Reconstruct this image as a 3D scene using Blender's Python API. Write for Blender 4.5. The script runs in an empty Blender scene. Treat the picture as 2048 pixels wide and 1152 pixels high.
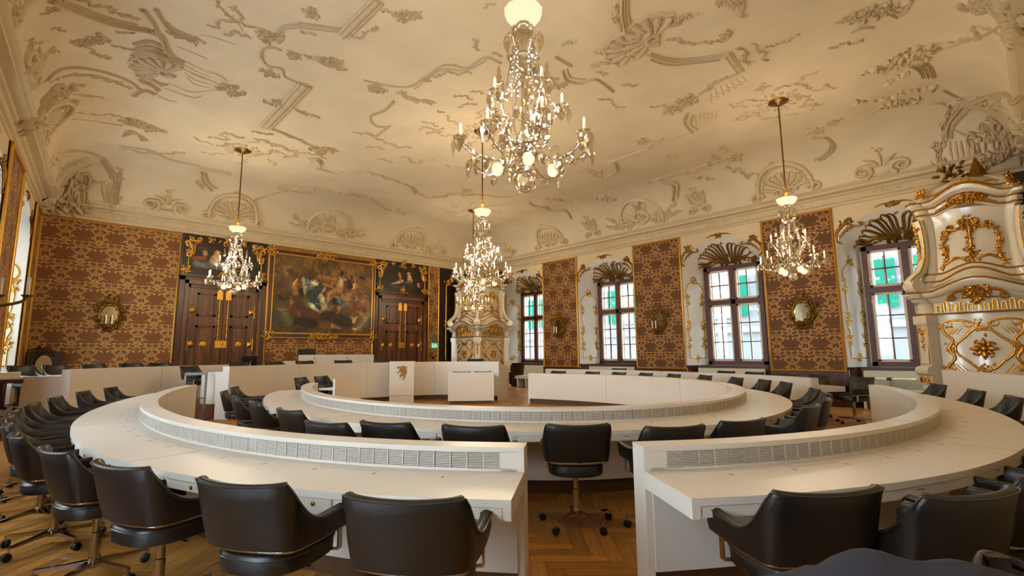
import bpy, math, random
import numpy as np
from mathutils import Vector, Matrix
# ------------------------------------------------------------------ camera, world, exposure
scn = bpy.context.scene
col = scn.collection
PI = math.pi
cam_d = bpy.data.cameras.new('camera')
cam = bpy.data.objects.new('camera', cam_d)
col.objects.link(cam)
cam_d.sensor_width = 36.0
cam_d.sensor_fit = 'HORIZONTAL'
cam_d.lens = 979.7 / 2048 * 36.0
cam_d.clip_start = 0.05
cam_d.clip_end = 200
_pt, _yw, _rl = math.radians(7.64), math.radians(43.02), math.radians(-0.49)
_r0 = Vector((math.cos(_yw), -math.sin(_yw), 0))
_f0 = Vector((math.sin(_yw), math.cos(_yw), 0))
_w = _f0 * math.cos(_pt) + Vector((0, 0, 1)) * math.sin(_pt)
_u = -_f0 * math.sin(_pt) + Vector((0, 0, 1)) * math.cos(_pt)
_R = math.cos(_rl) * _r0 + math.sin(_rl) * _u
_U = -math.sin(_rl) * _r0 + math.cos(_rl) * _u
cam.matrix_world = Matrix(((_R.x, _U.x, -_w.x, 0), (_R.y, _U.y, -_w.y, 0), (_R.z, _U.z, -_w.z, 1.5), (0, 0, 0, 1)))
scn.camera = cam
wd = bpy.data.worlds.new('overcast_sky')
scn.world = wd
wd.use_nodes = True
bg = wd.node_tree.nodes['Background']
bg.inputs[0].default_value = (0.80, 0.90, 1.0, 1)
bg.inputs[1].default_value = SKY_STRENGTH = 58.0
scn.view_settings.view_transform = 'Standard'
scn.view_settings.look = 'None'
scn.view_settings.gamma = 1.0
scn.view_settings.use_curve_mapping = False
scn.view_settings.exposure = -0.88
LAMP = 0.90; LAMP_COL = (1, .81, .56)  #            # overall strength of the chandelier bulbs
rnd = random.Random(11)
scn.cycles.max_bounces = 5; scn.cycles.diffuse_bounces = 3; scn.cycles.glossy_bounces = 2; scn.cycles.transmission_bounces = 2
scn.cycles.transparent_max_bounces = 8; scn.cycles.sample_clamp_indirect = 6.0; scn.cycles.use_adaptive_sampling = True; scn.cycles.adaptive_threshold = 0.04

# ------------------------------------------------------------------ room numbers (metres)
DL, DR, YN = 19.0, 15.98, -0.45            # painting wall (y), window wall (x), wall behind the camera (y)
ZT, ZB, ZC = 5.58, 0.91, 7.24              # top / bottom of damask, ceiling
CD0, CD1, CZ0 = 0.34, 1.95, 6.08           # cove
def XL(y): return -0.58 - 0.0565 * (19.0 - y)   # left wall runs slightly askew

# ------------------------------------------------------------------ helpers
def tag(o, label=None, cat=None, group=None, kind=None):
    if label: o['label'] = label
    if cat: o['category'] = cat
    if group: o['group'] = group
    if kind: o['kind'] = kind
    return o
def link(name, data, parent=None, loc=None, rz=None):
    o = bpy.data.objects.new(name, data)
    col.objects.link(o)
    if parent: o.parent = parent
    if loc is not None: o.location = loc
    if rz is not None: o.rotation_euler = (0, 0, rz)
    return o
def empty(name, loc=(0, 0, 0), rz=0.0, parent=None):
    o = link(name, None, parent, loc, rz)
    o.empty_display_size = 0.1
    return o
def copy_tree(o, parent=None, name=None):
    c = o.copy(); col.objects.link(c)
    if name: c.name = name
    c.parent = parent
    for ch in list(o.children): copy_tree(ch, c)
    return c
class MB:
    def __init__(s): s.v = []; s.f = []
    def add(s, vs, fs, mt=None):
        o = len(s.v)
        if mt is not None: vs = [mt @ Vector(p) for p in vs]
        s.v += [tuple(p) for p in vs]
        s.f += [tuple(i + o for i in q) for q in fs]
        return s
    def box(s, a, b, mt=None):
        x0, y0, z0 = a; x1, y1, z1 = b
        return s.add([(x0, y0, z0), (x1, y0, z0), (x1, y1, z0), (x0, y1, z0), (x0, y0, z1), (x1, y0, z1), (x1, y1, z1), (x0, y1, z1)],
                     [(3, 2, 1, 0), (4, 5, 6, 7), (0, 1, 5, 4), (1, 2, 6, 5), (2, 3, 7, 6), (3, 0, 4, 7)], mt)
    def bar(s, p, q, w, h=None, up=(0, 0, 1)):
        h = w if h is None else h
        p, q = Vector(p), Vector(q); t = (q - p).normalized(); u = Vector(up)
        if abs(t.dot(u)) > .99: u = Vector((1, 0, 0))
        a = t.cross(u).normalized(); b = a.cross(t)
        vs = [e + a * (i * w / 2) + b * (j * h / 2) for e in (p, q) for i, j in ((-1, -1), (1, -1), (1, 1), (-1, 1))]
        return s.add(vs, [(3, 2, 1, 0), (4, 5, 6, 7), (0, 1, 5, 4), (1, 2, 6, 5), (2, 3, 7, 6), (3, 0, 4, 7)])
    def prism(s, poly, z0, z1, mt=None):
        n = len(poly)
        vs = [(p[0], p[1], z0) for p in poly] + [(p[0], p[1], z1) for p in poly]
        fs = [tuple(range(n - 1, -1, -1)), tuple(range(n, 2 * n))] + [(i, (i + 1) % n, n + (i + 1) % n, n + i) for i in range(n)]
        return s.add(vs, fs, mt)
    def lathe(s, prof, seg=16, mt=None, a0=0, a1=2 * PI, flute=0, fn=0):
        full = abs(a1 - a0 - 2 * PI) < 1e-6
        n = seg if full else seg + 1
        vs = []; fs = []
        for r, z in prof:
            for k in range(n):
                a = a0 + (a1 - a0) * k / seg
                rr = r * (1 + flute * math.cos(fn * a)) if fn else r
                vs.append((rr * math.cos(a), rr * math.sin(a), z))
        for i in range(len(prof) - 1):
            for k in range(seg):
                k2 = (k + 1) % n
                fs.append((i * n + k, i * n + k2, (i + 1) * n + k2, (i + 1) * n + k))
        if full and prof[0][0] > 1e-4: fs.append(tuple(range(n - 1, -1, -1)))
        if full and prof[-1][0] > 1e-4: fs.append(tuple((len(prof) - 1) * n + k for k in range(n)))
        return s.add(vs, fs, mt)
    def tube(s, path, r, seg=6, caps=True, mt=None):
        P = [Vector(p) for p in path]; n = len(P)
        rs = r if isinstance(r, (list, tuple)) else [r] * n
        T = [(P[min(i + 1, n - 1)] - P[max(i - 1, 0)]).normalized() for i in range(n)]
        u = Vector((0, 0, 1)) if abs(T[0].z) < .9 else Vector((1, 0, 0))
        a = T[0].cross(u).normalized(); vs = []; fs = []
        for i in range(n):
            a = a - T[i] * a.dot(T[i])
            if a.length < 1e-6: a = T[i].orthogonal()
            a.normalize(); b = T[i].cross(a)
            for k in range(seg):
                g = 2 * PI * k / seg
                vs.append(P[i] + (a * math.cos(g) + b * math.sin(g)) * rs[i])
        for i in range(n - 1):
            for k in range(seg):
                k2 = (k + 1) % seg
                fs.append((i * seg + k, i * seg + k2, (i + 1) * seg + k2, (i + 1) * seg + k))
        if caps:
            fs.append(tuple(range(seg - 1, -1, -1))); fs.append(tuple((n - 1) * seg + k for k in range(seg)))
        return s.add(vs, fs, mt)
    def ball(s, c, r, seg=8, rings=6, mt=None):
        rx, ry, rz = r if isinstance(r, (list, tuple)) else (r, r, r)
        vs = [(c[0], c[1], c[2] - rz)]; fs = []
        for i in range(1, rings):
            t = -PI / 2 + PI * i / rings
            for k in range(seg):
                a = 2 * PI * k / seg
                vs.append((c[0] + rx * math.cos(t) * math.cos(a), c[1] + ry * math.cos(t) * math.sin(a), c[2] + rz * math.sin(t)))
        vs.append((c[0], c[1], c[2] + rz)); top = len(vs) - 1
        for k in range(seg):
            k2 = (k + 1) % seg
            fs.append((0, 1 + k2, 1 + k))
            for i in range(rings - 2):
                fs.append((1 + i * seg + k, 1 + i * seg + k2, 1 + (i + 1) * seg + k2, 1 + (i + 1) * seg + k))
            fs.append((1 + (rings - 2) * seg + k, 1 + (rings - 2) * seg + k2, top))
        return s.add(vs, fs, mt)
    def loft(s, rings, closed=True, caps=True, mt=None):
        n = len(rings[0]); vs = [p for r in rings for p in r]; fs = []
        m = n if closed else n - 1
        for i in range(len(rings) - 1):
            for k in range(m):
                k2 = (k + 1) % n
                fs.append((i * n + k, i * n + k2, (i + 1) * n + k2, (i + 1) * n + k))
        if caps and closed:
            fs.append(tuple(range(n - 1, -1, -1))); fs.append(tuple((len(rings) - 1) * n + k for k in range(n)))
        return s.add(vs, fs, mt)
    def mesh(s, name, mat=None, smooth=None):
        me = bpy.data.meshes.new(name)
        me.from_pydata(s.v, [], s.f)
        if mat is not None: me.materials.append(mat)
        if smooth is not None:
            me.shade_smooth()
            if smooth < 180:
                me.set_sharp_from_angle(angle=math.radians(smooth))
        return me
    def build(s, name, mat=None, parent=None, smooth=None, loc=None, rz=None):
        return link(name, s.mesh(name, mat, smooth), parent, loc, rz)
def fixn(me):
    import bmesh
    b = bmesh.new(); b.from_mesh(me); bmesh.ops.recalc_face_normals(b, faces=b.faces); b.to_mesh(me); b.free()
def T3(x=0, y=0, z=0): return Matrix.Translation((x, y, z))
def RZ(a): return Matrix.Rotation(a, 4, 'Z')
def RX(a): return Matrix.Rotation(a, 4, 'X')
def RY(a): return Matrix.Rotation(a, 4, 'Y')
def catmull(P, n=6, closed=False):
    P = [Vector(p) for p in P]; out = []; m = len(P)
    for i in range(m if closed else m - 1):
        if closed: a, b, c, d = P[(i - 1) % m], P[i], P[(i + 1) % m], P[(i + 2) % m]
        else: a, b, c, d = P[max(i - 1, 0)], P[i], P[i + 1], P[min(i + 2, m - 1)]
        for k in range(n):
            t = k / n
            out.append(0.5 * ((2 * b) + (c - a) * t + (2 * a - 5 * b + 4 * c - d) * t * t + (3 * b - a - 3 * c + d) * t ** 3))
    if not closed: out.append(P[-1])
    return out
def resample(P, step):
    P = [Vector(p) for p in P]; L = [0]
    for i in range(1, len(P)): L.append(L[-1] + (P[i] - P[i - 1]).length)
    n = max(2, int(round(L[-1] / step)) + 1); out = []; j = 0
    for k in range(n):
        d = L[-1] * k / (n - 1)
        while j < len(P) - 2 and L[j + 1] < d: j += 1
        q = (d - L[j]) / max(1e-9, L[j + 1] - L[j])
        out.append(P[j].lerp(P[j + 1], q))
    return out

# ------------------------------------------------------------------ materials
def srgb(r, g, b):
    f = lambda c: (c / 255 / 12.92) if c / 255 <= .04045 else ((c / 255 + .055) / 1.055) ** 2.4
    return (f(r), f(g), f(b), 1)
MATS = {}
def mat(name, colr, rough=.5, metal=0.0, spec=.5, emit=None, es=0.0, noise=None, bump=None, trans=0.0, coat=0.0):
    m = bpy.data.materials.new(name); m.use_nodes = True
    nt = m.node_tree; b = nt.nodes['Principled BSDF']
    b.inputs['Base Color'].default_value = colr
    b.inputs['Roughness'].default_value = rough
    b.inputs['Metallic'].default_value = metal
    b.inputs['Specular IOR Level'].default_value = spec
    b.inputs['Transmission Weight'].default_value = trans
    b.inputs['Coat Weight'].default_value = coat
    if emit:
        b.inputs['Emission Color'].default_value = emit; b.inputs['Emission Strength'].default_value = es
    if noise:
        sc, amt = noise
        tc = nt.nodes.new('ShaderNodeTexCoord'); n = nt.nodes.new('ShaderNodeTexNoise')
        n.inputs['Scale'].default_value = sc; n.inputs['Detail'].default_value = 4
        mx = nt.nodes.new('ShaderNodeMix'); mx.data_type = 'RGBA'; mx.blend_type = 'MULTIPLY'
        rp = nt.nodes.new('ShaderNodeValToRGB')
        rp.color_ramp.elements[0].position = .3; rp.color_ramp.elements[1].position = .7
        rp.color_ramp.elements[0].color = (1 - amt, 1 - amt, 1 - amt, 1)
        nt.links.new(tc.outputs['Object'], n.inputs['Vector']); nt.links.new(n.outputs['Fac'], rp.inputs[0])
        mx.inputs[0].default_value = 1; mx.inputs[6].default_value = colr
        nt.links.new(rp.outputs[0], mx.inputs[7]); nt.links.new(mx.outputs[2], b.inputs['Base Color'])
    if bump:
        sc, st = bump
        tc = nt.nodes.new('ShaderNodeTexCoord'); n = nt.nodes.new('ShaderNodeTexNoise'); bp = nt.nodes.new('ShaderNodeBump')
        n.inputs['Scale'].default_value = sc; n.inputs['Detail'].default_value = 3
        bp.inputs['Strength'].default_value = st; bp.inputs['Distance'].default_value = .01
        nt.links.new(tc.outputs['Object'], n.inputs['Vector']); nt.links.new(n.outputs['Fac'], bp.inputs['Height'])
        nt.links.new(bp.outputs[0], b.inputs['Normal'])
    MATS[name] = m
    return m
M_STUCCO = mat('stucco', srgb(226, 208, 174), .75, spec=.2, noise=(1.1, .12), bump=(6, .15))
M_ORN = mat('stucco_ornament', srgb(204, 184, 148), .7, spec=.25, noise=(6, .14), bump=(40, .3))
M_ORNW = mat('stucco_pale', srgb(216, 197, 160), .65, spec=.3, noise=(5, .08), bump=(40, .2))
M_PLASTER = mat('wall_plaster', srgb(226, 206, 168), .7, spec=.2, noise=(1.5, .06))
M_NICHE = mat('niche_white', srgb(236, 234, 224), .55, spec=.3, noise=(2, .04))
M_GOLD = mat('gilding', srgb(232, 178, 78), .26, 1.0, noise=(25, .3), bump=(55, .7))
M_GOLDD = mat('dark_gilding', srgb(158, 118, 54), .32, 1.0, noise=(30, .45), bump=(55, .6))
M_FILLET = mat('gold_fillet', srgb(222, 168, 70), .38, .85, noise=(6, .15))
M_WHITE = mat('white_lacquer', srgb(236, 230, 218), .30, spec=.45, noise=(1.3, .03))
M_WHITEB = mat('white_lacquer_top', srgb(237, 232, 221), .34, spec=.5, noise=(1.1, .04))
M_SLOT = mat('grille_dark', srgb(70, 62, 50), .7)
M_GAP = mat('joint_dark', srgb(60, 50, 40), .8)
M_LINE = mat('fine_joint', srgb(150, 142, 130), .7)
M_PLINTH = mat('brown_plinth', srgb(84, 56, 30), .6)
M_LEATHER = mat('black_leather', srgb(21, 21, 22), .36, spec=.5, bump=(160, .12))
M_SEAM = mat('leather_piping', srgb(44, 44, 44), .32, spec=.5)
M_CHROME = mat('chrome', srgb(215, 212, 208), .10, 1.0)
M_BLACK = mat('black_plastic', srgb(18, 18, 19), .4)
M_DWOOD = mat('dark_sill_wood', srgb(66, 34, 22), .4, noise=(5, .3))
M_WINWOOD = mat('window_wood', srgb(84, 38, 30), .45, noise=(6, .25))
M_CREAMF = mat('casement_cream', srgb(222, 206, 184), .5)
M_BRONZE = mat('bronze', srgb(120, 86, 46), .4, .8)
M_CANDLE = mat('candle_wax', srgb(240, 228, 200), .5)
M_MIRROR = mat('old_mirror', srgb(160, 150, 120), .12, 1.0)
M_CERAM = mat('stove_ceramic', srgb(222, 212, 186), .18, spec=.6, noise=(3, .08), coat=.3)
M_GREEN = mat('bench_fabric', srgb(206, 206, 180), .6, noise=(8, .05))
M_STEEL = mat('steel_grey', srgb(150, 146, 138), .3, .7)
M_SCREEN = mat('screen_black', srgb(12, 12, 14), .2)
M_MARBLE = mat('dark_marble', srgb(52, 38, 24), .3, noise=(9, .75))
M_CARVED = mat('carved_wood', srgb(58, 34, 20), .4, noise=(12, .4))
M_CREAMFAB = mat('cream_upholstery', srgb(204, 186, 140), .8, noise=(40, .2))
M_PAPER = mat('paper_label', srgb(232, 230, 224), .6)
M_INK = mat('ink', srgb(60, 58, 56), .7)
M_EMBLEM = mat('emblem_bronze', srgb(158, 118, 52), .5, .3)
M_CLOTH = mat('grey_coat', srgb(58, 56, 66), .95, noise=(300, .35), bump=(400, .4))
M_SHUTTER = mat('green_shutter', srgb(6, 58, 46), .9, spec=0.05)
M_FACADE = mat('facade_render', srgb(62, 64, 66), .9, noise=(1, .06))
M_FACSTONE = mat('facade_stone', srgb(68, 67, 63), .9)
def m_emit(name, colr, st, sample=False):
    m = bpy.data.materials.new(name); m.use_nodes = True; nt = m.node_tree
    nt.nodes.remove(nt.nodes['Principled BSDF'])
    e = nt.nodes.new('ShaderNodeEmission'); e.inputs[0].default_value = colr; e.inputs[1].default_value = st
    nt.links.new(e.outputs[0], nt.nodes['Material Output'].inputs[0])
    if not sample: m.cycles.emission_sampling = 'NONE'
    return m
M_FLAME = m_emit('lit_bulb', (1, .78, .42, 1), 22.0)
M_TULIP = m_emit('lit_tulip_glass', (1, .76, .42, 1), 3.2)
M_BOWL = m_emit('lit_bowl_glass', (1, .80, .50, 1), 2.2)
def m_crystal(name, tint, mixv):
    m = bpy.data.materials.new(name); m.use_nodes = True; nt = m.node_tree
    nt.nodes.remove(nt.nodes['Principled BSDF'])
    tr = nt.nodes.new('ShaderNodeBsdfTransparent'); tr.inputs[0].default_value = (.97, .94, .89, 1)
    gl = nt.nodes.new('ShaderNodeBsdfGlossy'); gl.inputs[0].default_value = tint; gl.inputs[1].default_value = .08
    mx = nt.nodes.new('ShaderNodeMixShader'); mx.inputs[0].default_value = mixv
    nt.links.new(tr.outputs[0], mx.inputs[1]); nt.links.new(gl.outputs[0], mx.inputs[2])
    nt.links.new(mx.outputs[0], nt.nodes['Material Output'].inputs[0])
    return m
M_CRYSTAL = m_crystal('crystal', (1, .96, .88, 1), .48)
def m_pane(name):
    m = bpy.data.materials.new(name); m.use_nodes = True; nt = m.node_tree
    nt.nodes.remove(nt.nodes['Principled BSDF'])
    tr = nt.nodes.new('ShaderNodeBsdfTransparent'); tr.inputs[0].default_value = (.95, .97, .97, 1)
    gl = nt.nodes.new('ShaderNodeBsdfGlossy'); gl.inputs[1].default_value = .02
    mx = nt.nodes.new('ShaderNodeMixShader'); mx.inputs[0].default_value = .06
    nt.links.new(tr.outputs[0], mx.inputs[1]); nt.links.new(gl.outputs[0], mx.inputs[2])
    nt.links.new(mx.outputs[0], nt.nodes['Material Output'].inputs[0])
    return m
M_PANE = m_pane('window_glass')
def m_wood(name, c1, c2, scale, rough, rot=False, rand=0.0):
    m = bpy.data.materials.new(name); m.use_nodes = True; nt = m.node_tree; b = nt.nodes['Principled BSDF']
    tc = nt.nodes.new('ShaderNodeTexCoord'); mp = nt.nodes.new('ShaderNodeMapping')
    mp.inputs['Scale'].default_value = scale
    n = nt.nodes.new('ShaderNodeTexNoise'); n.inputs['Scale'].default_value = 1; n.inputs['Detail'].default_value = 6; n.inputs['Roughness'].default_value = .65
    nt.links.new(tc.outputs['Object'], mp.inputs[0]); nt.links.new(mp.outputs[0], n.inputs['Vector'])
    rp = nt.nodes.new('ShaderNodeValToRGB'); rp.color_ramp.elements[0].color = c1; rp.color_ramp.elements[1].color = c2
    rp.color_ramp.elements[0].position = .34; rp.color_ramp.elements[1].position = .68
    nt.links.new(n.outputs['Fac'], rp.inputs[0])
    out = rp.outputs[0]
    if rand:
        at = nt.nodes.new('ShaderNodeAttribute'); at.attribute_name = 'tone'
        mx = nt.nodes.new('ShaderNodeMix'); mx.data_type = 'RGBA'; mx.blend_type = 'MULTIPLY'; mx.inputs[0].default_value = 1
        mr = nt.nodes.new('ShaderNodeMapRange'); mr.inputs[3].default_value = 1 - rand; mr.inputs[4].default_value = 1 + rand
        nt.links.new(at.outputs['Fac'], mr.inputs[0])
        cc = nt.nodes.new('ShaderNodeCombineColor')
        for i in range(3): nt.links.new(mr.outputs[0], cc.inputs[i])
        nt.links.new(out, mx.inputs[6]); nt.links.new(cc.outputs[0], mx.inputs[7]); out = mx.outputs[2]
    nt.links.new(out, b.inputs['Base Color']); b.inputs['Roughness'].default_value = rough
    return m
M_OAK = m_wood('parquet_oak', srgb(150, 100, 42), srgb(204, 150, 76), (3, 34, 3), .30, rand=.30)
M_WALNUT = m_wood('walnut', srgb(62, 32, 16), srgb(132, 80, 40), (9, 9, .9), .34)
M_WALNUTD = m_wood('walnut_dark', srgb(46, 24, 14), srgb(94, 54, 28), (9, 9, .9), .34)

# damask: ogee lattice of palmettes, drawn by distance functions of the panel's own metre coordinates
def m_damask(name, ground, dark, line):
    m = bpy.data.materials.new(name); m.use_nodes = True; nt = m.node_tree; b = nt.nodes['Principled BSDF']
    N = nt.nodes; L = nt.links
    def mth(op, a, c=None, d=None):
        n = N.new('ShaderNodeMath'); n.operation = op
        for i, q in enumerate((a, c, d)):
            if q is None: continue
            if isinstance(q, (int, float)): n.inputs[i].default_value = q
            else: L.new(q, n.inputs[i])
        return n.outputs[0]
    uv = N.new('ShaderNodeUVMap'); sp = N.new('ShaderNodeSeparateXYZ'); L.new(uv.outputs[0], sp.inputs[0])
    U, V_ = sp.outputs[0], sp.outputs[1]
    W_, H_ = .76, .60          # brick-laid motif cell
    blobs = [(0, .05, .06, .135), (.11, .075, .052, .09), (.195, .03, .075, .055), (.115, -.05, .068, .05), (.045, -.125, .045, .05),
             (.095, -.245, .066, .042), (.20, -.155, .10, .036), (0, .245, .05, .035), (.135, .235, .07, .034), (.29, .16, .055, .055), (.325, -.05, .04, .06), (.265, -.255, .055, .034)]
    row = mth('FLOOR', mth('MULTIPLY', V_, 1 / H_)); par = mth('MULTIPLY', mth('PINGPONG', row, 1.0), W_ / 2)
    p = mth('ABSOLUTE', mth('SUBTRACT', mth('WRAP', mth('ADD', U, par), W_, 0), W_ / 2))
    q = mth('SUBTRACT', mth('SUBTRACT', V_, mth('MULTIPLY', row, H_)), H_ / 2)
    p, q = mth('MULTIPLY_ADD', mth('SINE', mth('MULTIPLY', q, 23)), .022, p), mth('MULTIPLY_ADD', mth('SINE', mth('MULTIPLY', p, 27)), .022, q)
    res = None
    for cx, cy, rx, ry in blobs:
        a = mth('MULTIPLY_ADD', p, 1 / rx, -cx / rx); c = mth('MULTIPLY_ADD', q, 1 / ry, -cy / ry)
        dd = mth('MULTIPLY_ADD', mth('SQRT', mth('MULTIPLY_ADD', a, a, mth('MULTIPLY', c, c))), min(rx, ry), -min(rx, ry))
        res = dd if res is None else mth('MINIMUM', res, dd)
    mr = N.new('ShaderNodeMapRange'); mr.inputs[1].default_value = .004; mr.inputs[2].default_value = .010; L.new(res, mr.inputs[0])
    mix1 = N.new('ShaderNodeMix'); mix1.data_type = 'RGBA'; mix1.inputs[6].default_value = dark; mix1.inputs[7].default_value = ground
    L.new(mr.outputs[0], mix1.inputs[0])
    ln = mth('MAXIMUM', mth('SUBTRACT', 1.0, mth('MULTIPLY', mth('ABSOLUTE', mth('SUBTRACT', res, .016)), 110)), 0.0)
    mix2 = N.new('ShaderNodeMix'); mix2.data_type = 'RGBA'; mix2.inputs[7].default_value = line
    L.new(ln, mix2.inputs[0]); L.new(mix1.outputs[2], mix2.inputs[6])
    ns = N.new('ShaderNodeTexNoise'); ns.inputs['Scale'].default_value = 38; ns.inputs['Detail'].default_value = 3; L.new(uv.outputs[0], ns.inputs['Vector'])
    mr2 = N.new('ShaderNodeMapRange'); mr2.inputs[1].default_value = .35; mr2.inputs[2].default_value = .65; mr2.inputs[3].default_value = .80; mr2.inputs[4].default_value = 1.12
    L.new(ns.outputs['Fac'], mr2.inputs[0])
    cc = N.new('ShaderNodeCombineColor')
    for i in range(3): L.new(mr2.outputs[0], cc.inputs[i])
    mix3 = N.new('ShaderNodeMix'); mix3.data_type = 'RGBA'; mix3.blend_type = 'MULTIPLY'; mix3.inputs[0].default_value = 1
    L.new(mix2.outputs[2], mix3.inputs[6]); L.new(cc.outputs[0], mix3.inputs[7]); L.new(mix3.outputs[2], b.inputs['Base Color'])
    b.inputs['Roughness'].default_value = .62; b.inputs['Specular IOR Level'].default_value = .3; b.inputs['Sheen Weight'].default_value = .15
    return m
M_DAMASK = m_damask('damask', srgb(164, 118, 62), srgb(122, 78, 38), srgb(214, 172, 106))
M_DAMASKD = m_damask('damask_brown', srgb(146, 100, 52), srgb(100, 63, 31), srgb(212, 168, 100))
def m_vcol(name, rough):
    m = bpy.data.materials.new(name); m.use_nodes = True; nt = m.node_tree; b = nt.nodes['Principled BSDF']
    a = nt.nodes.new('ShaderNodeVertexColor'); a.layer_name = 'Col'
    nt.links.new(a.outputs[0], b.inputs['Base Color']); b.inputs['Roughness'].default_value = rough
    return m
M_CANVAS = m_vcol('oil_canvas', .45)
# ------------------------------------------------------------------ relief ornament: strokes of half-round moulding laid on a surface
def relief(mb, P, N, r, h=1.0, seg=4):
    n = len(P)
    if n < 2: return
    rs = r if isinstance(r, (list, tuple)) else [r] * n
    vs = []; fs = []; m = seg + 1
    for i in range(n):
        t = (P[min(i + 1, n - 1)] - P[max(i - 1, 0)])
        s = N[i].cross(t)
        if s.length < 1e-8: s = N[i].orthogonal()
        s.normalize()
        for k in range(m):
            a = PI * k / seg
            vs.append(P[i] + s * (math.cos(a) * rs[i]) + N[i] * (math.sin(a) * rs[i] * h))
    for i in range(n - 1):
        for k in range(seg):
            fs.append((i * m + k, i * m + k + 1, (i + 1) * m + k + 1, (i + 1) * m + k))
    fs.append(tuple(range(m))); fs.append(tuple((n - 1) * m + k for k in range(m - 1, -1, -1)))
    mb.add(vs, fs)
MPROF = [(-1, 0), (-1, .55), (-.72, .6), (-.62, 1.0), (-.25, 1.25), (.08, .95), (.18, .45), (.50, .40), (.56, .8), (.80, .85), (1, .5), (1, 0)]
def mould(mb, P, N, w):
    n = len(P); m = len(MPROF); vs = []; fs = []
    for i in range(n):
        t = (P[min(i + 1, n - 1)] - P[max(i - 1, 0)]); s = N[i].cross(t)
        if s.length < 1e-8: s = N[i].orthogonal()
        s.normalize()
        for a, b in MPROF: vs.append(P[i] + s * (a * w) + N[i] * (b * w))
    for i in range(n - 1):
        for k in range(m - 1): fs.append((i * m + k, i * m + k + 1, (i + 1) * m + k + 1, (i + 1) * m + k))
    fs.append(tuple(range(m))); fs.append(tuple((n - 1) * m + k for k in range(m - 1, -1, -1)))
    mb.add(vs, fs)
def taper(n, r, a=.25, b=.25):
    return [r * (a + (1 - a) * min(1, i / (n * .35)) if i < n * .5 else b + (1 - b) * min(1, (n - 1 - i) / (n * .35))) for i in range(n)]
# 2-D strokes: list of (points, radii)
def spiral(cx, cy, R, a0, turns, r, rin=.12, sgn=1):
    n = max(8, int(abs(turns) * 12)); pts = []; rs = []
    for i in range(n + 1):
        t = i / n; a = a0 + sgn * turns * 2 * PI * t; q = R * (1 - t) + R * rin * t
        pts.append((cx + q * math.cos(a), cy + q * math.sin(a))); rs.append(r * (1 - .45 * t))
    rs[-1] = r * 1.3
    return [(pts, rs)]
def curve2(P, r, n=6, a=.3, b=.3):
    pts = [(p.x, p.y) for p in catmull([(x, y, 0) for x, y in P], n)]
    return [(pts, taper(len(pts), r, a, b))]
def leaf(cx, cy, a, L, w, curl=.5):
    pts = []; rs = []
    for i in range(6):
        t = i / 5; b = a + curl * t
        pts.append((cx + L * t * math.cos(b), cy + L * t * math.sin(b))); rs.append(w * (math.sin(PI * (.12 + .86 * t))) + .001)
    return [(pts, rs)]
def leafrow(P, r, L=None, rg=None):
    rg = rg or rnd; L = L or r * 4
    Q = resample([(x, y, 0) for x, y in P], L * .45); out = []
    for i in range(len(Q) - 1):
        d = Q[i + 1] - Q[i]; a = math.atan2(d.y, d.x)
        for s in (-1, 1):
            if rg.random() < .25: continue
            out += leaf(Q[i].x, Q[i].y, a + s * rg.uniform(.4, 1.0), L * rg.uniform(.55, 1.1), r * rg.uniform(.5, .9), -s * rg.uniform(.3, 1.6))
        if rg.random() < .3: out += spiral(Q[i].x + rg.uniform(-.4, .4) * L, Q[i].y + rg.uniform(-.4, .4) * L, L * .32, a, 1.1, r * .45, sgn=rg.choice((-1, 1)))
    return out
def shell(cx, cy, R, a0, a1, n, r):
    out = []
    for i in range(n):
        a = a0 + (a1 - a0) * i / (n - 1)
        out.append(([(cx + R * q * math.cos(a), cy + R * q * math.sin(a)) for q in (.22, .5, .8, 1.0)], [r * .35, r * .7, r * 1.0, r * .7]))
    k = 2 * n
    out.append(([(cx + R * (1.05 + .05 * math.cos(i * PI)) * math.cos(a0 + (a1 - a0) * i / k), cy + R * (1.05 + .05 * math.cos(i * PI)) * math.sin(a0 + (a1 - a0) * i / k)) for i in range(k + 1)], r * .5))
    return out
def clump(cx, cy, R, r, rg=None, n=9, sq=1.0, ang=0):
    rg = rg or rnd; out = []; n = int(n * 1.6); r = r * .78
    for i in range(n):
        a = 2 * PI * i / n + rg.uniform(-.3, .3); d = R * rg.uniform(.0, .72)
        x, y = d * math.cos(a), d * math.sin(a) * sq
        x, y = x * math.cos(ang) - y * math.sin(ang), x * math.sin(ang) + y * math.cos(ang)
        if i % 3 == 2: out += spiral(cx + x, cy + y, R * rg.uniform(.22, .34), rg.uniform(0, 6.3), 1.1, r * .7, sgn=rg.choice((-1, 1)))
        else: out += leaf(cx + x, cy + y, a + ang + rg.uniform(-.5, .5), R * rg.uniform(.28, .5) * (1 if sq > .8 else .7), r, rg.uniform(-1.4, 1.4))
    return out
def cscroll(x0, y0, x1, y1, bulge, r, curl=.22):
    dx, dy = x1 - x0, y1 - y0; L = math.hypot(dx, dy); nx, ny = -dy / L, dx / L; a = math.atan2(dy, dx)
    P = [(x0, y0), (x0 + dx * .2 + nx * bulge * .7, y0 + dy * .2 + ny * bulge * .7), (x0 + dx * .5 + nx * bulge, y0 + dy * .5 + ny * bulge), (x0 + dx * .8 + nx * bulge * .7, y0 + dy * .8 + ny * bulge * .7), (x1, y1)]
    out = curve2(P, r, 5, .8, .8); s = 1 if bulge > 0 else -1; c = L * curl
    out += spiral(x0 + math.cos(a) * c * .9, y0 + math.sin(a) * c * .9, c * .9, a + PI, 1.1, r * .8, sgn=s)
    out += spiral(x1 - math.cos(a) * c * .9, y1 - math.sin(a) * c * .9, c * .9, a, 1.1, r * .8, sgn=-s)
    return out
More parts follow.
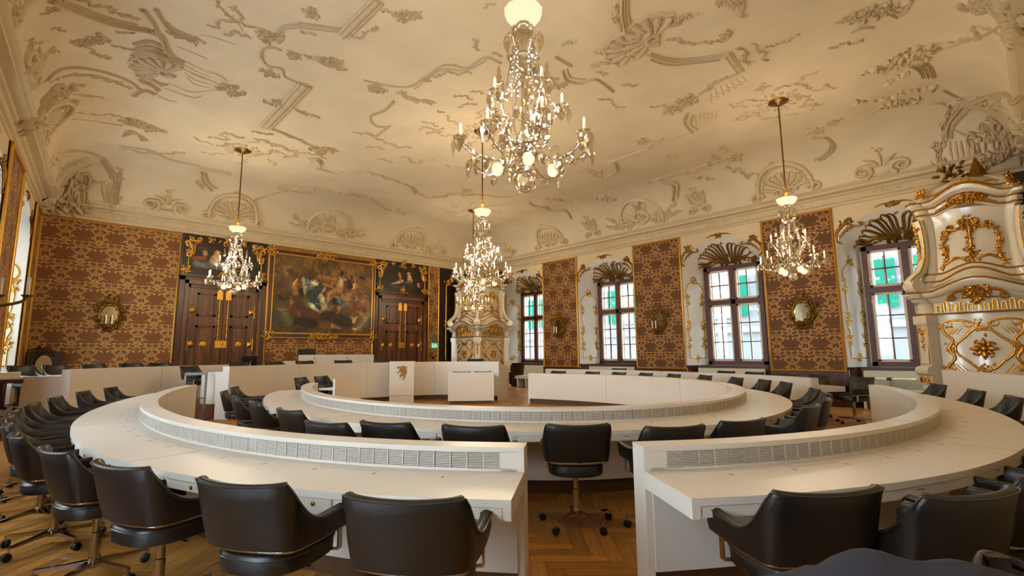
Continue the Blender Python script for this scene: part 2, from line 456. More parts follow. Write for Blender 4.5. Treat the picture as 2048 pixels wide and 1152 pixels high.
def lay(mb, strokes, surf, h=1.0, seg=4, mir=None):
    for pts, rs in strokes:
        P = []; N = []
        for u, v in pts:
            p, n = surf(u, v); P.append(p); N.append(n)
        relief(mb, P, N, rs, h, seg)
def xform(strokes, s=1.0, rot=0, tx=0, ty=0, flip=False):
    out = []; c, q = math.cos(rot), math.sin(rot)
    for pts, rs in strokes:
        np_ = []
        for x, y in pts:
            x = -x if flip else x
            np_.append((tx + s * (c * x - q * y), ty + s * (q * x + c * y)))
        out.append((np_, [r * s for r in rs] if isinstance(rs, (list, tuple)) else rs * s))
    return out
# surfaces
def s_back(off=0.0): return lambda u, v: (Vector((u, DL - off, v)), Vector((0, -1, 0)))
def s_right(off=0.0): return lambda u, v: (Vector((DR - off, u, v)), Vector((-1, 0, 0)))
def s_left(off=0.0): return lambda u, v: (Vector((XL(u) + off, u, v)), Vector((1, -.0565, 0)).normalized())
def S(x, y):
    d = min(x - XL(y), DR - x, DL - y, y - YN)
    if d >= CD1: return ZC
    if d <= CD0: return CZ0 - (CD0 - d) * 1.2
    t = 1 - (d - CD0) / (CD1 - CD0)
    return CZ0 + (ZC - CZ0) * math.sqrt(max(0, 1 - t * t))
def s_ceil(x, y):
    e = .03; z = S(x, y)
    n = Vector(((S(x + e, y) - S(x - e, y)) / (2 * e), (S(x, y + e) - S(x, y - e)) / (2 * e), -1)).normalized()
    return Vector((x, y, z)), n
def cove_pt(wall, u, s):      # s: metres up the cove from the cornice
    t = min(1, s / 2.25) * PI / 2
    d = CD0 + (CD1 - CD0) * (1 - math.cos(t)); z = CZ0 + (ZC - CZ0) * math.sin(t)
    nd, nz = math.cos(t) / (CD1 - CD0), -math.sin(t) / (ZC - CZ0)   # ellipse normal, into the room
    l = math.hypot(nd, nz); nd, nz = nd / l, nz / l
    if wall == 'b': return Vector((u, DL - d, z)), Vector((0, -nd, nz))
    if wall == 'r': return Vector((DR - d, u, z)), Vector((-nd, 0, nz))
    return Vector((XL(u) + d, u, z)), Vector((nd, 0, nz))
def s_cove(wall): return lambda u, v: cove_pt(wall, u, v)

# ------------------------------------------------------------------ room shell
def poly_grid_quad(mb, P): mb.add(P, [(0, 1, 2, 3)])
# floor base and parquet
fl = MB().box((XL(-.45) - .2, YN - .2, -.12), (DR + 1.2, DL + .2, -.012)).build('floor', M_PLINTH)
tag(fl, kind='structure')
PW_, PL_ = .115, .575
ca, sa = math.cos(math.radians(47)), math.sin(math.radians(47))
def plank_mesh(mb, x, y, horiz, tone):
    g = .0012
    a, b = ((PL_, PW_) if horiz else (PW_, PL_))
    pts = [(x + g, y + g), (x + a - g, y + g), (x + a - g, y + b - g), (x + g, y + b - g)]
    return pts
planks = []
step = PW_
nn = int(26 / PW_)
k5 = 5
for i in range(-nn, nn):
    for j in range(-60, 60):
        # herringbone lattice: horizontal plank then vertical plank stepping diagonally
        x = i * PW_ + j * PL_; y = i * PW_ - j * PL_
        for horiz, px, py in ((True, x, y), (False, x - PW_ + PW_, y + PW_)):
            cx, cy = px + (PL_ if horiz else PW_) / 2, py + (PW_ if horiz else PL_) / 2
            wx, wy = ca * cx - sa * cy, sa * cx + ca * cy
            if XL(wy) + .2 < wx < DR + .9 and YN + .1 < wy < DL - .1 and (wx < DR - .15 or False):
                planks.append((horiz, px, py, wx, wy))
def in_view(wx, wy):
    f = wx * math.sin(_yw) + wy * math.cos(_yw); r = wx * math.cos(_yw) - wy * math.sin(_yw)
    return f > 1.8 and abs(r) < f * 1.08
near = sorted([p for p in planks if in_view(p[3], p[4]) and ((-.9 < p[3] - p[4] < 1.5) or (p[3] < .6))], key=lambda p: p[3] ** 2 + p[4] ** 2)[:300]
nearset = set((p[0], round(p[1], 3), round(p[2], 3)) for p in near)
fr = RZ(math.radians(47))
hm = [None, None]
def plank_proto(var):
    g = .0012; out = []
    b = MB().box((-PL_ / 2 + g, -PW_ / 2 + g, -.012), (PL_ / 2 - g, PW_ / 2 - g, 0))
    me = b.mesh('plank', M_OAK)
    at = me.attributes.new('tone', 'FLOAT', 'FACE')
    at.data.foreach_set('value', [var] * 6)
    return me
protos = [plank_proto(t) for t in (.05, .2, .35, .5, .62, .75, .95)]
for p in near:
    o = link('plank', rnd.choice(protos), fl, (p[3], p[4], rnd.uniform(-.0006, .0003)), math.radians(47) + (0 if p[0] else PI / 2))
rest = MB(); tones = []
for p in planks:
    if (p[0], round(p[1], 3), round(p[2], 3)) in nearset: continue
    horiz, px, py = p[:3]; a, b = ((PL_, PW_) if horiz else (PW_, PL_)); g = .0012
    q = [(px + g, py + g), (px + a - g, py + g), (px + a - g, py + b - g), (px + g, py + b - g)]
    w = [(ca * x - sa * y, sa * x + ca * y, 0) for x, y in q]; wl = [(x, y, -.012) for x, y, z in w]
    rest.add(w + wl, [(0, 1, 2, 3), (0, 4, 5, 1), (1, 5, 6, 2), (2, 6, 7, 3), (3, 7, 4, 0)])
    tones += [rnd.random()] * 5
ro = rest.build('parquet', M_OAK, fl)
ro.data.attributes.new('tone', 'FLOAT', 'FACE').data.foreach_set('value', tones)
ro['kind'] = 'stuff'

# ceiling vault: flat field plus cove, one smooth sheet with thickness above
us = sorted(set([round(v, 4) for v in np.concatenate([XL(9) + CD0 + (CD1 - CD0) * (1 - np.cos(np.linspace(0, PI / 2, 11))), np.linspace(1.2, 14, 18), DR - CD0 - (CD1 - CD0) * (1 - np.cos(np.linspace(0, PI / 2, 11)))])]))
NS = 14
def ring_at(k):       # rings from the cornice inwards
    t = k / NS * PI / 2
    d = CD0 + (CD1 - CD0) * (1 - math.cos(t)); z = CZ0 + (ZC - CZ0) * math.sin(t)
    c = [(XL(DL) + d, DL - d), (DR - d, DL - d), (DR - d, YN + d), (XL(YN) + d, YN + d)]
    return [(x, y, z) for x, y in c]
cb = MB()
def ring_dense(k):
    c = ring_at(k); out = []
    for i in range(4):
        a, b = Vector(c[i]), Vector(c[(i + 1) % 4])
        for j in range(12): out.append(a.lerp(b, j / 12))
    return out
cb.loft([ring_dense(k) for k in range(NS + 1)], caps=False)
top = ring_dense(NS); o_ = len(cb.v)
cb.add(top, [tuple(range(len(top)))])
ceil = cb.build('ceiling', M_STUCCO, smooth=40); tag(ceil, kind='structure')
MB().box((XL(YN) - .3, YN - .3, ZC + .06), (DR + 1.3, DL + .3, ZC + .3)).build('roof_slab', M_PLASTER, ceil)

# cornice run: profile (distance from wall, z)
CPROF = [(0.0, 5.56), (.03, 5.57), (.03, 5.64), (.075, 5.66), (.06, 5.70), (.06, 5.84), (.11, 5.86), (.13, 5.90), (.20, 5.915), (.27, 5.93), (.27, 6.0), (.31, 6.02), (.36, 6.06), (.36, 6.085), (0.0, 6.09)]
def cornice(name, A, B, inx, iny, m0, m1):
    rings = []
    for (x, y), mm in ((A, m0), (B, m1)):
        rings.append([(x + inx * d + mm[0] * d, y + iny * d + mm[1] * d, z) for d, z in CPROF])
    o = MB().loft(rings, closed=True).build(name, M_ORNW); tag(o, kind='structure'); return o
trim_b = cornice('trim_1', (XL(DL), DL), (DR, DL), 0, -1, (1, 0), (-1, 0))
trim_r = cornice('trim_2', (DR, DL), (DR, YN), -1, 0, (0, -1), (0, 1))
trim_l = cornice('trim_3', (XL(YN), YN), (XL(DL), DL), 1, 0, (0, 1), (0, -1))
trim_n = cornice('trim_4', (DR, YN), (XL(YN), YN), 0, 1, (-1, 0), (1, 0))

# ---- walls
def uvpanel(name, P, ul, vl, m, parent, u0=0, v0=0):
    me = bpy.data.meshes.new(name); me.from_pydata(P, [], [(0, 1, 2, 3)]); me.materials.append(m)
    uv = me.uv_layers.new(name='UVMap')
    for i, c in enumerate([(0, 0), (ul, 0), (ul, vl), (0, vl)]): uv.data[i].uv = (c[0] + u0, c[1] + v0)
    return link(name, me, parent)
wb = MB().box((XL(DL) - .3, DL, 0), (DR + 1.2, DL + .3, ZC)).build('wall_back', M_PLASTER); tag(wb, kind='structure')
wn = MB().box((XL(YN) - .3, YN - .3, 0), (DR + 1.2, YN, ZC)).build('wall_front', M_PLASTER); tag(wn, kind='structure')
ZP = ZT - .02
def frame_bars(parent, fn, u0, u1, v0, v1, w=.055, d=.035, name='gold_fillet'):
    for a, b in (((u0, v0), (u0, v1)), ((u1, v0), (u1, v1)), ((u0, v0), (u1, v0)), ((u0, v1), (u1, v1))):
        P, N = [], []
        for q in range(2):
            p, n = fn(*(a, b)[q]); P.append(p); N.append(n)
        t = (P[1] - P[0]).normalized(); s = N[0].cross(t)
        vs = []
        for q in range(2):
            e = P[q] + t * (w / 2 if q else -w / 2)
            vs += [e - s * w / 2, e - s * w / 2 + N[q] * d * .6, e - s * w * .1 + N[q] * d, e + s * w * .25 + N[q] * d * .8, e + s * w / 2 + N[q] * d * .4, e + s * w / 2]
        MB().loft([vs[:6], vs[6:]]).build(name, M_FILLET, parent)
# damask on the back wall
def back_damask(x0, x1, z0, z1, m=M_DAMASK, fr=True):
    y = DL - .012
    uvpanel('damask_panel', [(x0, y, z0), (x1, y, z0), (x1, y, z1), (x0, y, z1)], x1 - x0, z1 - z0, m, wb, x0, z0)
    if fr: frame_bars(wb, s_back(.012), x0 + .03, x1 - .03, z0 + .03, z1 - .03)
back_damask(XL(DL) + .02, 2.83, .36, ZP)
back_damask(5.50, 9.76, .36, ZP)
back_damask(12.43, 13.05, .36, ZP)
# dark marble field behind the stove
MB().box((13.07, DL - .015, .2), (DR, DL, ZP)).build('marble_panel', M_MARBLE, wb)
def marble_orn(fn, u, z0, z1, parent, flip=1):
    b = MB(); st = []
    st += [([(u, z0 + .55), (u, (z0 + z1) / 2), (u, z1 - .45)], [.03, .03, .03])]
    st += clump(u, z0 + .35, .3, .035, random.Random(3), 8, 1.4, PI / 2)
    st += clump(u, (z0 + z1) / 2 - .1, .30, .035, random.Random(4), 9, .5, PI / 2)
    st += clump(u + flip * .12, z1 - .3, .34, .04, random.Random(5), 9)
    st += spiral(u + flip * .25, z1 - .25, .16, 0, 1.2, .04)
    lay(b, st, fn, .8); b.build('gilded_stave', M_GOLD, parent, 60)
marble_orn(s_back(.02), 13.45, .7, 5.2, wb)

# right wall with window niches
WN = [16.42, 11.695, 7.00, 2.30]            # niche centres (y)
NW, NWI, ND = 1.36, 1.02, .95               # half width at the room, at the window, depth
ZSP, ZAP = 4.35, 5.28                        # springing and apex of the niche arch at the wall face
ZSI, ZAI = 4.42, 4.45                        # window head: arch flattens towards the window
wr = MB()
def arch_z(q, zs, za): return zs + (za - zs) * math.sqrt(max(0, 1 - q * q))
def niche_rings(c, sgn, face):               # room edge and window edge polylines, (y,z)
    qs = [-1 + 2 * i / 20 for i in range(21)]
    A = [(c - NW, .0)] + [(c + NW * q, arch_z(q, ZSP, ZAP)) for q in qs] + [(c + NW, .0)]
    B = [(c - NWI, .0)] + [(c + NWI * q, arch_z(q, ZSI, ZAI)) for q in qs] + [(c + NWI, .0)]
    return A, B
def wall_with_niches(mb, ys, fx, dx, y0, y1):   # fx(y): wall face x, dx: +depth direction
    edges = [y0]
    for c in sorted(ys): edges += [c - NW, c + NW]
    edges.append(y1)
    for i in range(0, len(edges), 2):
        a, b = edges[i], edges[i + 1]
        if b - a > .02: mb.add([(fx(a), a, 0), (fx(b), b, 0), (fx(b), b, ZC), (fx(a), a, ZC)], [(0, 1, 2, 3)])
    for c in ys:
        A, B = niche_rings(c, 1, 0)
        A3 = [(fx(y), y, z) for y, z in A]; B3 = [(fx(y) + dx * ND, y, z) for y, z in B]
        n = len(A3)
        mb.add(A3 + B3, [(i, i + 1, n + i + 1, n + i) for i in range(n - 1)])
        # wall above the arch
        up = [(fx(y), y, ZC) for y, z in A[1:-1]]
        arc = A3[1:-1]; m = len(arc)
        mb.add(arc + up, [(i, i + 1, m + i + 1, m + i) for i in range(m - 1)])
        # outer leaf around the window (above head, below sill, both sides)
        X = lambda y: fx(y) + dx * ND
        mb.add([(X(c - NWI - .5), c - NWI - .5, 0), (X(c + NWI + .5), c + NWI + .5, 0), (X(c + NWI + .5), c + NWI + .5, 1.0), (X(c - NWI - .5), c - NWI - .5, 1.0)], [(0, 1, 2, 3)])
        mb.add([(X(c - NWI - .5), c - NWI - .5, 4.38), (X(c + NWI + .5), c + NWI + .5, 4.38), (X(c + NWI + .5), c + NWI + .5, ZC), (X(c - NWI - .5), c - NWI - .5, ZC)], [(0, 1, 2, 3)])
        for s in (-1, 1):
            mb.add([(X(c + s * .96), c + s * .96, .9), (X(c + s * 1.5), c + s * 1.5, .9), (X(c + s * 1.5), c + s * 1.5, 4.6), (X(c + s * .96), c + s * .96, 4.6)], [(0, 1, 2, 3)])
wall_with_niches(wr, WN, lambda y: DR, 1, YN - .3, DL + .3)
wall_r = wr.build('wall_right', M_PLASTER, smooth=30); tag(wall_r, kind='structure')
wall_r.data.materials.append(M_NICHE)
WNL = [16.15, 11.45, 6.75, 2.05]
wl = MB(); wall_with_niches(wl, WNL, XL, -1, YN - .3, DL + .3)
wall_l = wl.build('wall_left', M_PLASTER, smooth=30); tag(wall_l, kind='structure')
wall_l.data.materials.append(M_NICHE)
for w_, sg in ((wall_r, 1), (wall_l, -1)):
    for p in w_.data.polygons:
        xs = [w_.data.vertices[i].co for i in p.vertices]
        d = [abs(v.x - (DR if sg > 0 else XL(v.y))) for v in xs]
        if max(d) > .2: p.material_index = 1
# outer shell so that no daylight leaks round the niches
for nm, x0, x1, ys in (('wall_right_core', DR + .02, DR + ND - .02, WN), ('wall_left_core', 0, 0, WNL)):
    par = wall_r if x1 else wall_l
    e = [YN - .3] + [q for c in sorted(ys) for q in (c - NW - .02, c + NW + .02)] + [DL + .3]
    for i in range(0, len(e), 2):
        if e[i + 1] - e[i] < .05: continue
        if x1: MB().box((x0, e[i], 0), (x1, e[i + 1], ZC)).build('pier_core', M_PLASTER, par)
        else:
            a, b = e[i], e[i + 1]
            MB().prism([(XL(a) - .02, a), (XL(a) - ND, a), (XL(b) - ND, b), (XL(b) - .02, b)], 0, ZC).build('pier_core', M_PLASTER, par)
# damask piers
def right_damask(y0, y1):
    x = DR - .03
    MB().box((DR - .028, y0, ZB), (DR, y1, ZP)).build('panel_board', M_DAMASKD, wall_r)
    uvpanel('damask_panel', [(x, y1, ZB), (x, y0, ZB), (x, y0, ZP), (x, y1, ZP)], y1 - y0, ZP - ZB, M_DAMASKD, wall_r, .38 - (y1 - y0) / 2, .1)
    frame_bars(wall_r, s_right(.03), y0 + .03, y1 - .03, ZB + .03, ZP - .03, .06, .045)
for y0, y1 in ((13.07, 15.07), (8.36, 10.32), (3.69, 5.64)): right_damask(y0, y1)
def left_damask(y0, y1):
    f = s_left(.03)
    P = [f(y0, ZB)[0], f(y1, ZB)[0], f(y1, ZP)[0], f(y0, ZP)[0]]
    uvpanel('damask_panel', P, y1 - y0, ZP - ZB, M_DAMASK, wall_l, .38 - (y1 - y0) / 2, .1)
    frame_bars(wall_l, f, y0 + .03, y1 - .03, ZB + .03, ZP - .03, .08, .05)
for y0, y1 in ((17.62, 18.95), (12.86, 14.74), (8.2, 10.0), (3.5, 5.3)): left_damask(y0, y1)
# wooden dado below the damask on the window wall and in the niches
def dado_r(y0, y1):
    b = MB().box((DR - .05, y0, .0), (DR, y1, ZB - .05)).build('wood_dado', M_WALNUTD, wall_r)
    MB().box((DR - .09, y0, ZB - .06), (DR, y1, ZB)).build('dado_rail', M_DWOOD, wall_r)
es = [17.78 + .0] + []
for a, b in ((17.79, DL), (13.06, 15.06), (8.36, 10.335), (3.66, 5.64), (YN, .94)): dado_r(a, b)
for a, b in ((17.80, DL), (YN, .92)):
    MB().box((DR - .015, a, ZB), (DR, b, ZP)).build('marble_panel', M_MARBLE, wall_r)
MB().box((12.9, YN, .2), (DR, YN + .015, ZP)).build('marble_panel', M_MARBLE, wn)
frame_bars(wn, lambda u, v: (Vector((u, YN + .015, v)), Vector((0, 1, 0))), 12.95, DR - .05, .3, ZP - .05)
# gilded arabesques on the niche: jambs, soffit shell, spandrels
def arabesque(u0, u1, v0, v1, rg):
    """slender rocaille frame of a jamb field"""
    st = []; cu = (u0 + u1) / 2; H = v1 - v0; W2 = (u1 - u0)
    r = .015
    st += [([(u0, v0), (u1, v0)], r), ]
    for s, u in ((1, u0), (-1, u1)):
        st += curve2([(u, v0), (u, v0 + H * .16)], r, 4, 1, 1)
        st += curve2([(u, v0 + H * .16), (u + s * .05, v0 + H * .24), (u - s * .02, v0 + H * .33), (u + s * .10, v0 + H * .43), (u + s * .03, v0 + H * .5)], .02, 5)
        st += curve2([(u + s * .03, v0 + H * .5), (u, v0 + H * .62), (u, v0 + H * .7)], r, 4, 1, 1)
        st += curve2([(u, v0 + H * .7), (u + s * .06, v0 + H * .76), (u - s * .03, v0 + H * .84), (u, v0 + H * .9), (u + s * .12, v0 + H * .95), (cu, v1)], r * 1.4, 5, .8, .8)
        for q in (.15, .22, .38, .45, .70, .78): st += clump(u + s * .03, v0 + H * q, .13, .034, rg, 6)
    st += clump(cu, v0, .15, .034, rg, 9) + clump(cu, v1, .18, .036, rg, 9)
    return st
def jamb_surf(c, side, fx, dx):      # u: 0 room .. 1 window
    def f(u, v):
        y = c + side * (NW + (NWI - NW) * u)
        x = fx(y) + dx * ND * u
        n = Vector((-dx * (NW - NWI), -side * ND, 0)).normalized()
        n = Vector((-dx * .34, -side * .94, 0)).normalized()
        return Vector((x, y, v)) + n * .004, n
    return f
def scale_u(st, k): return [([(p[0] * k, p[1]) for p in pts], rs) for pts, rs in st]
def soffit_surf(c, fx, dx):          # u: -1..1 across, v: 0 room .. 1 window
    def f(u, v):
        yA, zA = c + NW * u, arch_z(u, ZSP, ZAP); yB, zB = c + NWI * u, arch_z(u, ZSI, ZAI)
        y, z = yA + (yB - yA) * v, zA + (zB - zA) * v
        x = fx(y) + dx * ND * v
        n = Vector((-dx * .6, -u * .35, -.8)).normalized()
        return Vector((x, y, z)) + n * .006, n
    return f
def soffit_shell(rg):
    st = []
    # fan of plume-like ribs that sweep up and curl over, rising from a mask near the window towards the room edge
    for i in range(17):
        q = -1 + 2 * i / 16; sg = 1 if q >= 0 else -1; aq = abs(q)
        u1 = sg * (.02 + .84 * aq) ; v1 = .20 + .52 * aq ** 2.2 + rg.uniform(-.05, .05)
        m = [(q * .10, .88), (sg * .02 + q * .32, .80), (sg * .02 + q * .56, .62 + .10 * aq), (u1 * .92, v1 + .12), (u1 + sg * .03, v1 + .02), (u1 + sg * .10, v1 - .03), (u1 + sg * .13, v1 + .06)]
        st += curve2(m, .030 + .012 * (i % 2), 5, .3, .3)
        st += curve2([(a * .97, b + .045) for a, b in m[:-2]], .016, 5, .3, .2)
        if i % 2 == 0: st += leaf(u1, v1, (-.6 if q > 0 else PI + .6), .09, .03, rg.uniform(-1, 1))
    st += clump(0, .62, .12, .035, rg, 8)
    for s in (-1, 1):
        for k in range(7): st += leaf(s * (.2 + .1 * k), .74 + .02 * k, PI / 2 + s * .3, .10, .035, s * .8)
        st += curve2([(s * .84, .62), (s * .78, .80), (s * .66, .95)], .045, 5) + clump(s * .74, .88, .10, .03, rg, 6)
        for k in (.12, .26): st += curve2([(s * k, .80), (s * (k + .04), .92), (s * (k - .02), 1.0)], .05, 4)
    return st
def spandrel(rg):       # unit rocaille pointing up-left, about .8 x .9 m
    st = curve2([(0, 0), (.02, .28), (.18, .50), (.34, .62)], .045, 6) + curve2([(.06, .02), (.22, .30), (.42, .42), (.62, .40)], .035, 6)
    for k in range(5): st += curve2([(.06 + .07 * k, .16 + .09 * k), (.13 + .09 * k, .13 + .07 * k)], .028, 3)
    st += clump(.28, .62, .20, .045, rg, 9) + leaf(.62, .40, .8, .16, .04, 1.2) + leaf(0, 0, -1.4, .2, .035, .5)
    return st
def niche_gold(par, c, fx, dx, sfn, mirror):
    rg = random.Random(int(c * 10))
    for side in (-1, 1):
        f = jamb_surf(c, side, fx, dx)
        b = MB(); st = arabesque(.16, .86, 1.30, 4.02, rg)
        g = lambda u, v, f=f: f(u, v)
        lay(b, st, g, .7, 3); b.build('gilded_arabesque', M_GOLD, par, 60)
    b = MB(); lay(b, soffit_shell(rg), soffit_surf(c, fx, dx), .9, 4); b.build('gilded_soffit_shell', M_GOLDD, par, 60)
    for s in (-1, 1):
        b = MB(); st = xform(spandrel(rg), .95, 0, 0, 0)
        st = [([(c + s * (NW - .02 - p[0] * 1.0), 4.60 + p[1] * .82) for p in pts], rs) for pts, rs in st]
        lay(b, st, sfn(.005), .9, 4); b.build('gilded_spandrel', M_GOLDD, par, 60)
    b = MB(); st = clump(c, 5.36, .2, .04, rg, 9, .5) + curve2([(c - .42, 5.34), (c - .2, 5.40), (c, 5.36), (c + .2, 5.40), (c + .42, 5.34)], .03, 5)
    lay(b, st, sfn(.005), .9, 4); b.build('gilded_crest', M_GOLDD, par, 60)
for c in WN: niche_gold(wall_r, c, lambda y: DR, 1, s_right, False)
niche_gold(wall_l, WNL[0], XL, -1, s_left, False)
niche_gold(wall_l, WNL[1], XL, -1, s_left, False)
# windows
def make_window(n, c, fx, dx, full=True):
    X = fx(c) + dx * (ND - .02)
    ry = 0
    root = empty('window_%d' % n, (X, c, 0), 0 if dx > 0 else PI - math.atan(.0565)); tag(root, kind='structure')
    hw, z0, z1 = .98, 1.08, 4.46
    f = MB()
    for a, b in (((-.08, -hw, z0), (.10, -hw + .13, z1)), ((-.08, hw - .13, z0), (.10, hw, z1)), ((-.08, -hw, z1 - .13), (.10, hw, z1)), ((-.08, -hw, z0), (.10, hw, z0 + .11)),
                 ((-.09, -.075, z0), (.10, .075, z1)), ((-.09, -hw, 3.12), (.10, hw, 3.27))): f.box(a, b)
    f.build('window_frame', M_WINWOOD, root)
    for sy in (-1, 1):
        for zz0, zz1, nr in ((z0 + .12, 3.11, 3), (3.28, z1 - .14, 2)):
            ya, yb = (sy * .085, sy * (hw - .14)); ya, yb = min(ya, yb), max(ya, yb)
            s = MB(); w = .06
            for a, b in (((-.03, ya, zz0), (.02, ya + w, zz1)), ((-.03, yb - w, zz0), (.02, yb, zz1)), ((-.03, ya, zz0), (.02, yb, zz0 + w)), ((-.03, ya, zz1 - w), (.02, yb, zz1))): s.box(a, b)
            sash = s.build('casement', M_CREAMF, root)
            ym = (ya + yb) / 2
            MB().box((-.015, ym - .014, zz0), (.015, ym + .014, zz1)).build('glazing_bar', M_WINWOOD, sash)
            for k in range(1, nr):
                zz = zz0 + (zz1 - zz0) * k / nr
                MB().box((-.015, ya, zz - .014), (.015, yb, zz + .014)).build('glazing_bar', M_WINWOOD, sash)
            for k in range(nr):
                for (p, q) in ((ya + w, ym - .014), (ym + .014, yb - w)):
                    a_, b_ = zz0 + (zz1 - zz0) * k / nr + .015, zz0 + (zz1 - zz0) * (k + 1) / nr - .015
                    MB().box((-.003, p, a_), (.003, q, b_)).build('pane', M_PANE, sash)
            for zz in (zz0 + .25, zz1 - .25):
                MB().box((-.05, (yb if sy > 0 else ya) - .012, zz - .05), (-.028, (yb if sy > 0 else ya) + .012, zz + .05)).build('hinge', M_STEEL, sash)
            # outer casement grid a hand's breadth behind
            o2 = MB()
            for yy in (ya + .04, ym + .05, yb - .04): o2.box((.13, yy - .018, zz0), (.15, yy + .018, zz1))
            for k in range(nr + 1): o2.box((.13, ya, zz0 + (zz1 - zz0) * k / nr - .016), (.15, yb, zz0 + (zz1 - zz0) * k / nr + .016))
            o2.build('outer_casement', M_CREAMF, root)
    MB().box((-.12, -hw - .02, .98), (.12, hw + .02, 1.08)).build('window_sill', M_DWOOD, root)
    return root
def niche_wood(par, c, fx, dx):      # curved wooden sill board and dado round the niche
    A = [(fx(c - NW) - dx * .06, c - NW - .02), (fx(c) + dx * .10, c - NW + .10), (fx(c) + dx * .30, c - NW + .16), (fx(c) + dx * .42, c - NW + .30), (fx(c) + dx * .40, c), (fx(c) + dx * .42, c + NW - .30), (fx(c) + dx * .30, c + NW - .16), (fx(c) + dx * .10, c + NW - .10), (fx(c + NW) - dx * .06, c + NW + .02)]
    P = [(p.x, p.y) for p in catmull([(x, y, 0) for x, y in A], 4)]
    poly = P + [(fx(c) + dx * (ND + .02), c + NWI), (fx(c) + dx * (ND + .02), c - NWI)]
    MB().prism(poly, .98, 1.055).build('sill_board', M_DWOOD, par)
    ins = [(x + dx * .05, y) for x, y in P]
    MB().prism(ins + poly[-2:], .0, .98).build('niche_dado', M_WALNUTD, par)
for i, c in enumerate(WN):
    make_window(i + 1, c, lambda y: DR, 1); niche_wood(wall_r, c, lambda y: DR, 1)
for i, c in enumerate(WNL):
    make_window(i + 5, c, XL, -1); niche_wood(wall_l, c, XL, -1)
# ------------------------------------------------------------------ doors in the back wall
def make_door(n, x0, x1, zf):
    c = (x0 + x1) / 2; hw = (x1 - x0) / 2
    root = empty('door_%d' % n, (c, DL, 0)); tag(root, kind='structure')
    # field of dark wood behind everything, from floor to cornice
    MB().box((-hw, -.03, zf), (hw, 0, ZP)).build('door_surround', M_WALNUTD, root)
    LZ = 4.12; leafw = .985; LT = 3.74
    # stepped architrave
    for k, (w0, w1, d) in enumerate(((hw - .02, hw - .17, .10), (hw - .17, hw - .27, .15), (hw - .27, leafw, .07))):
        for s in (-1, 1):
            MB().box((min(s * w0, s * w1), -d, zf), (max(s * w0, s * w1), 0, LZ - k * .12)).build('architrave', M_WALNUTD if k != 1 else M_WALNUT, root)
        MB().box((-w0, -d, LZ - k * .12 - .12), (w0, 0, LZ - k * .12)).build('lintel', M_WALNUTD if k != 1 else M_WALNUT, root)
    MB().box((-hw + .01, -.19, LZ), (hw - .01, 0, LZ + .06)).build('lintel_cap', M_WALNUTD, root)
    for s in (-1, 1):
        lf = MB().box((min(s * .012, s * leafw), -.05, zf), (max(s * .012, s * leafw), 0, LT)).build('door_leaf', M_WALNUT, root)
        for z0, z1 in ((zf + .18, 2.52), (2.82, 3.60)):
            a, b = (s * .22, s * .78); a, b = min(a, b), max(a, b)
            f = MB()
            for p, q in (((a, -.078, z0), (b, -.045, z0 + .07)), ((a, -.078, z1 - .07), (b, -.045, z1)), ((a, -.078, z0), (a + .07, -.045, z1)), ((b - .07, -.078, z0), (b, -.045, z1))): f.box(p, q)
            f.build('panel_moulding', M_WALNUTD, lf)
            if z1 > 3: MB().box((a + .16, -.075, z0 + .18), (b - .16, -.045, z1 - .18)).build('raised_panel', M_WALNUT, lf)
            else: MB().box((a + .12, -.07, z0 + .14), (b - .12, -.045, z1 - .14)).build('raised_panel', M_WALNUT, lf)
        MB().box((min(s * .02, s * .97), -.07, 2.58), (max(s * .02, s * .97), -.045, 2.76)).build('middle_rail', M_WALNUT, lf)
        # gilded espagnolette rod with knops
        r = MB(); x = s * .13
        r.tube([(x, -.09, 2.05), (x, -.09, 3.45)], .020, 8)
        for k in range(7): r.ball((x, -.09, 2.12 + k * .21), (.035, .035, .03))
        r.build('bolt_rod', M_GOLD, lf, 40)
        MB().prism([(x - .085, 3.40), (x + .085, 3.40), (x + .085, 3.66), (x + .05, 3.73), (x, 3.75), (x - .05, 3.73), (x - .085, 3.66)], .05, .085, RX(PI / 2)).build('bolt_cap', M_GOLD, lf)
        # rosette and hinges
        q = MB(); q.lathe([(.0, .06), (.05, .055), (.06, .03), (.10, .025), (.135, .0)], 24, T3(s * .53, -.045, 1.89) @ RX(PI / 2), flute=.12, fn=8)
        q.build('rosette', M_GOLD, lf, 50)
        for zz in (1.89, 3.02):
            hb = MB(); hb.lathe([(.0, .05), (.05, .045), (.09, .02), (.12, .0)], 16, T3(s * .90, -.045, zz) @ RX(PI / 2), flute=.2, fn=5)
            hb.tube([(s * .975, -.065, zz - .2), (s * .975, -.065, zz + .2)], .016, 6); hb.build('hinge', M_GOLD, lf, 50)
    MB().box((-.19, -.085, 1.78), (.16, -.045, 2.02)).build('lock_case', M_GOLD, root)
    k = MB().ball((.02, -.11, 1.92), .035); k.build('door_knob', M_GOLD, root, 60)
    return root
make_door(1, 2.83, 5.50, .36)
make_door(2, 9.76, 12.43, .36)

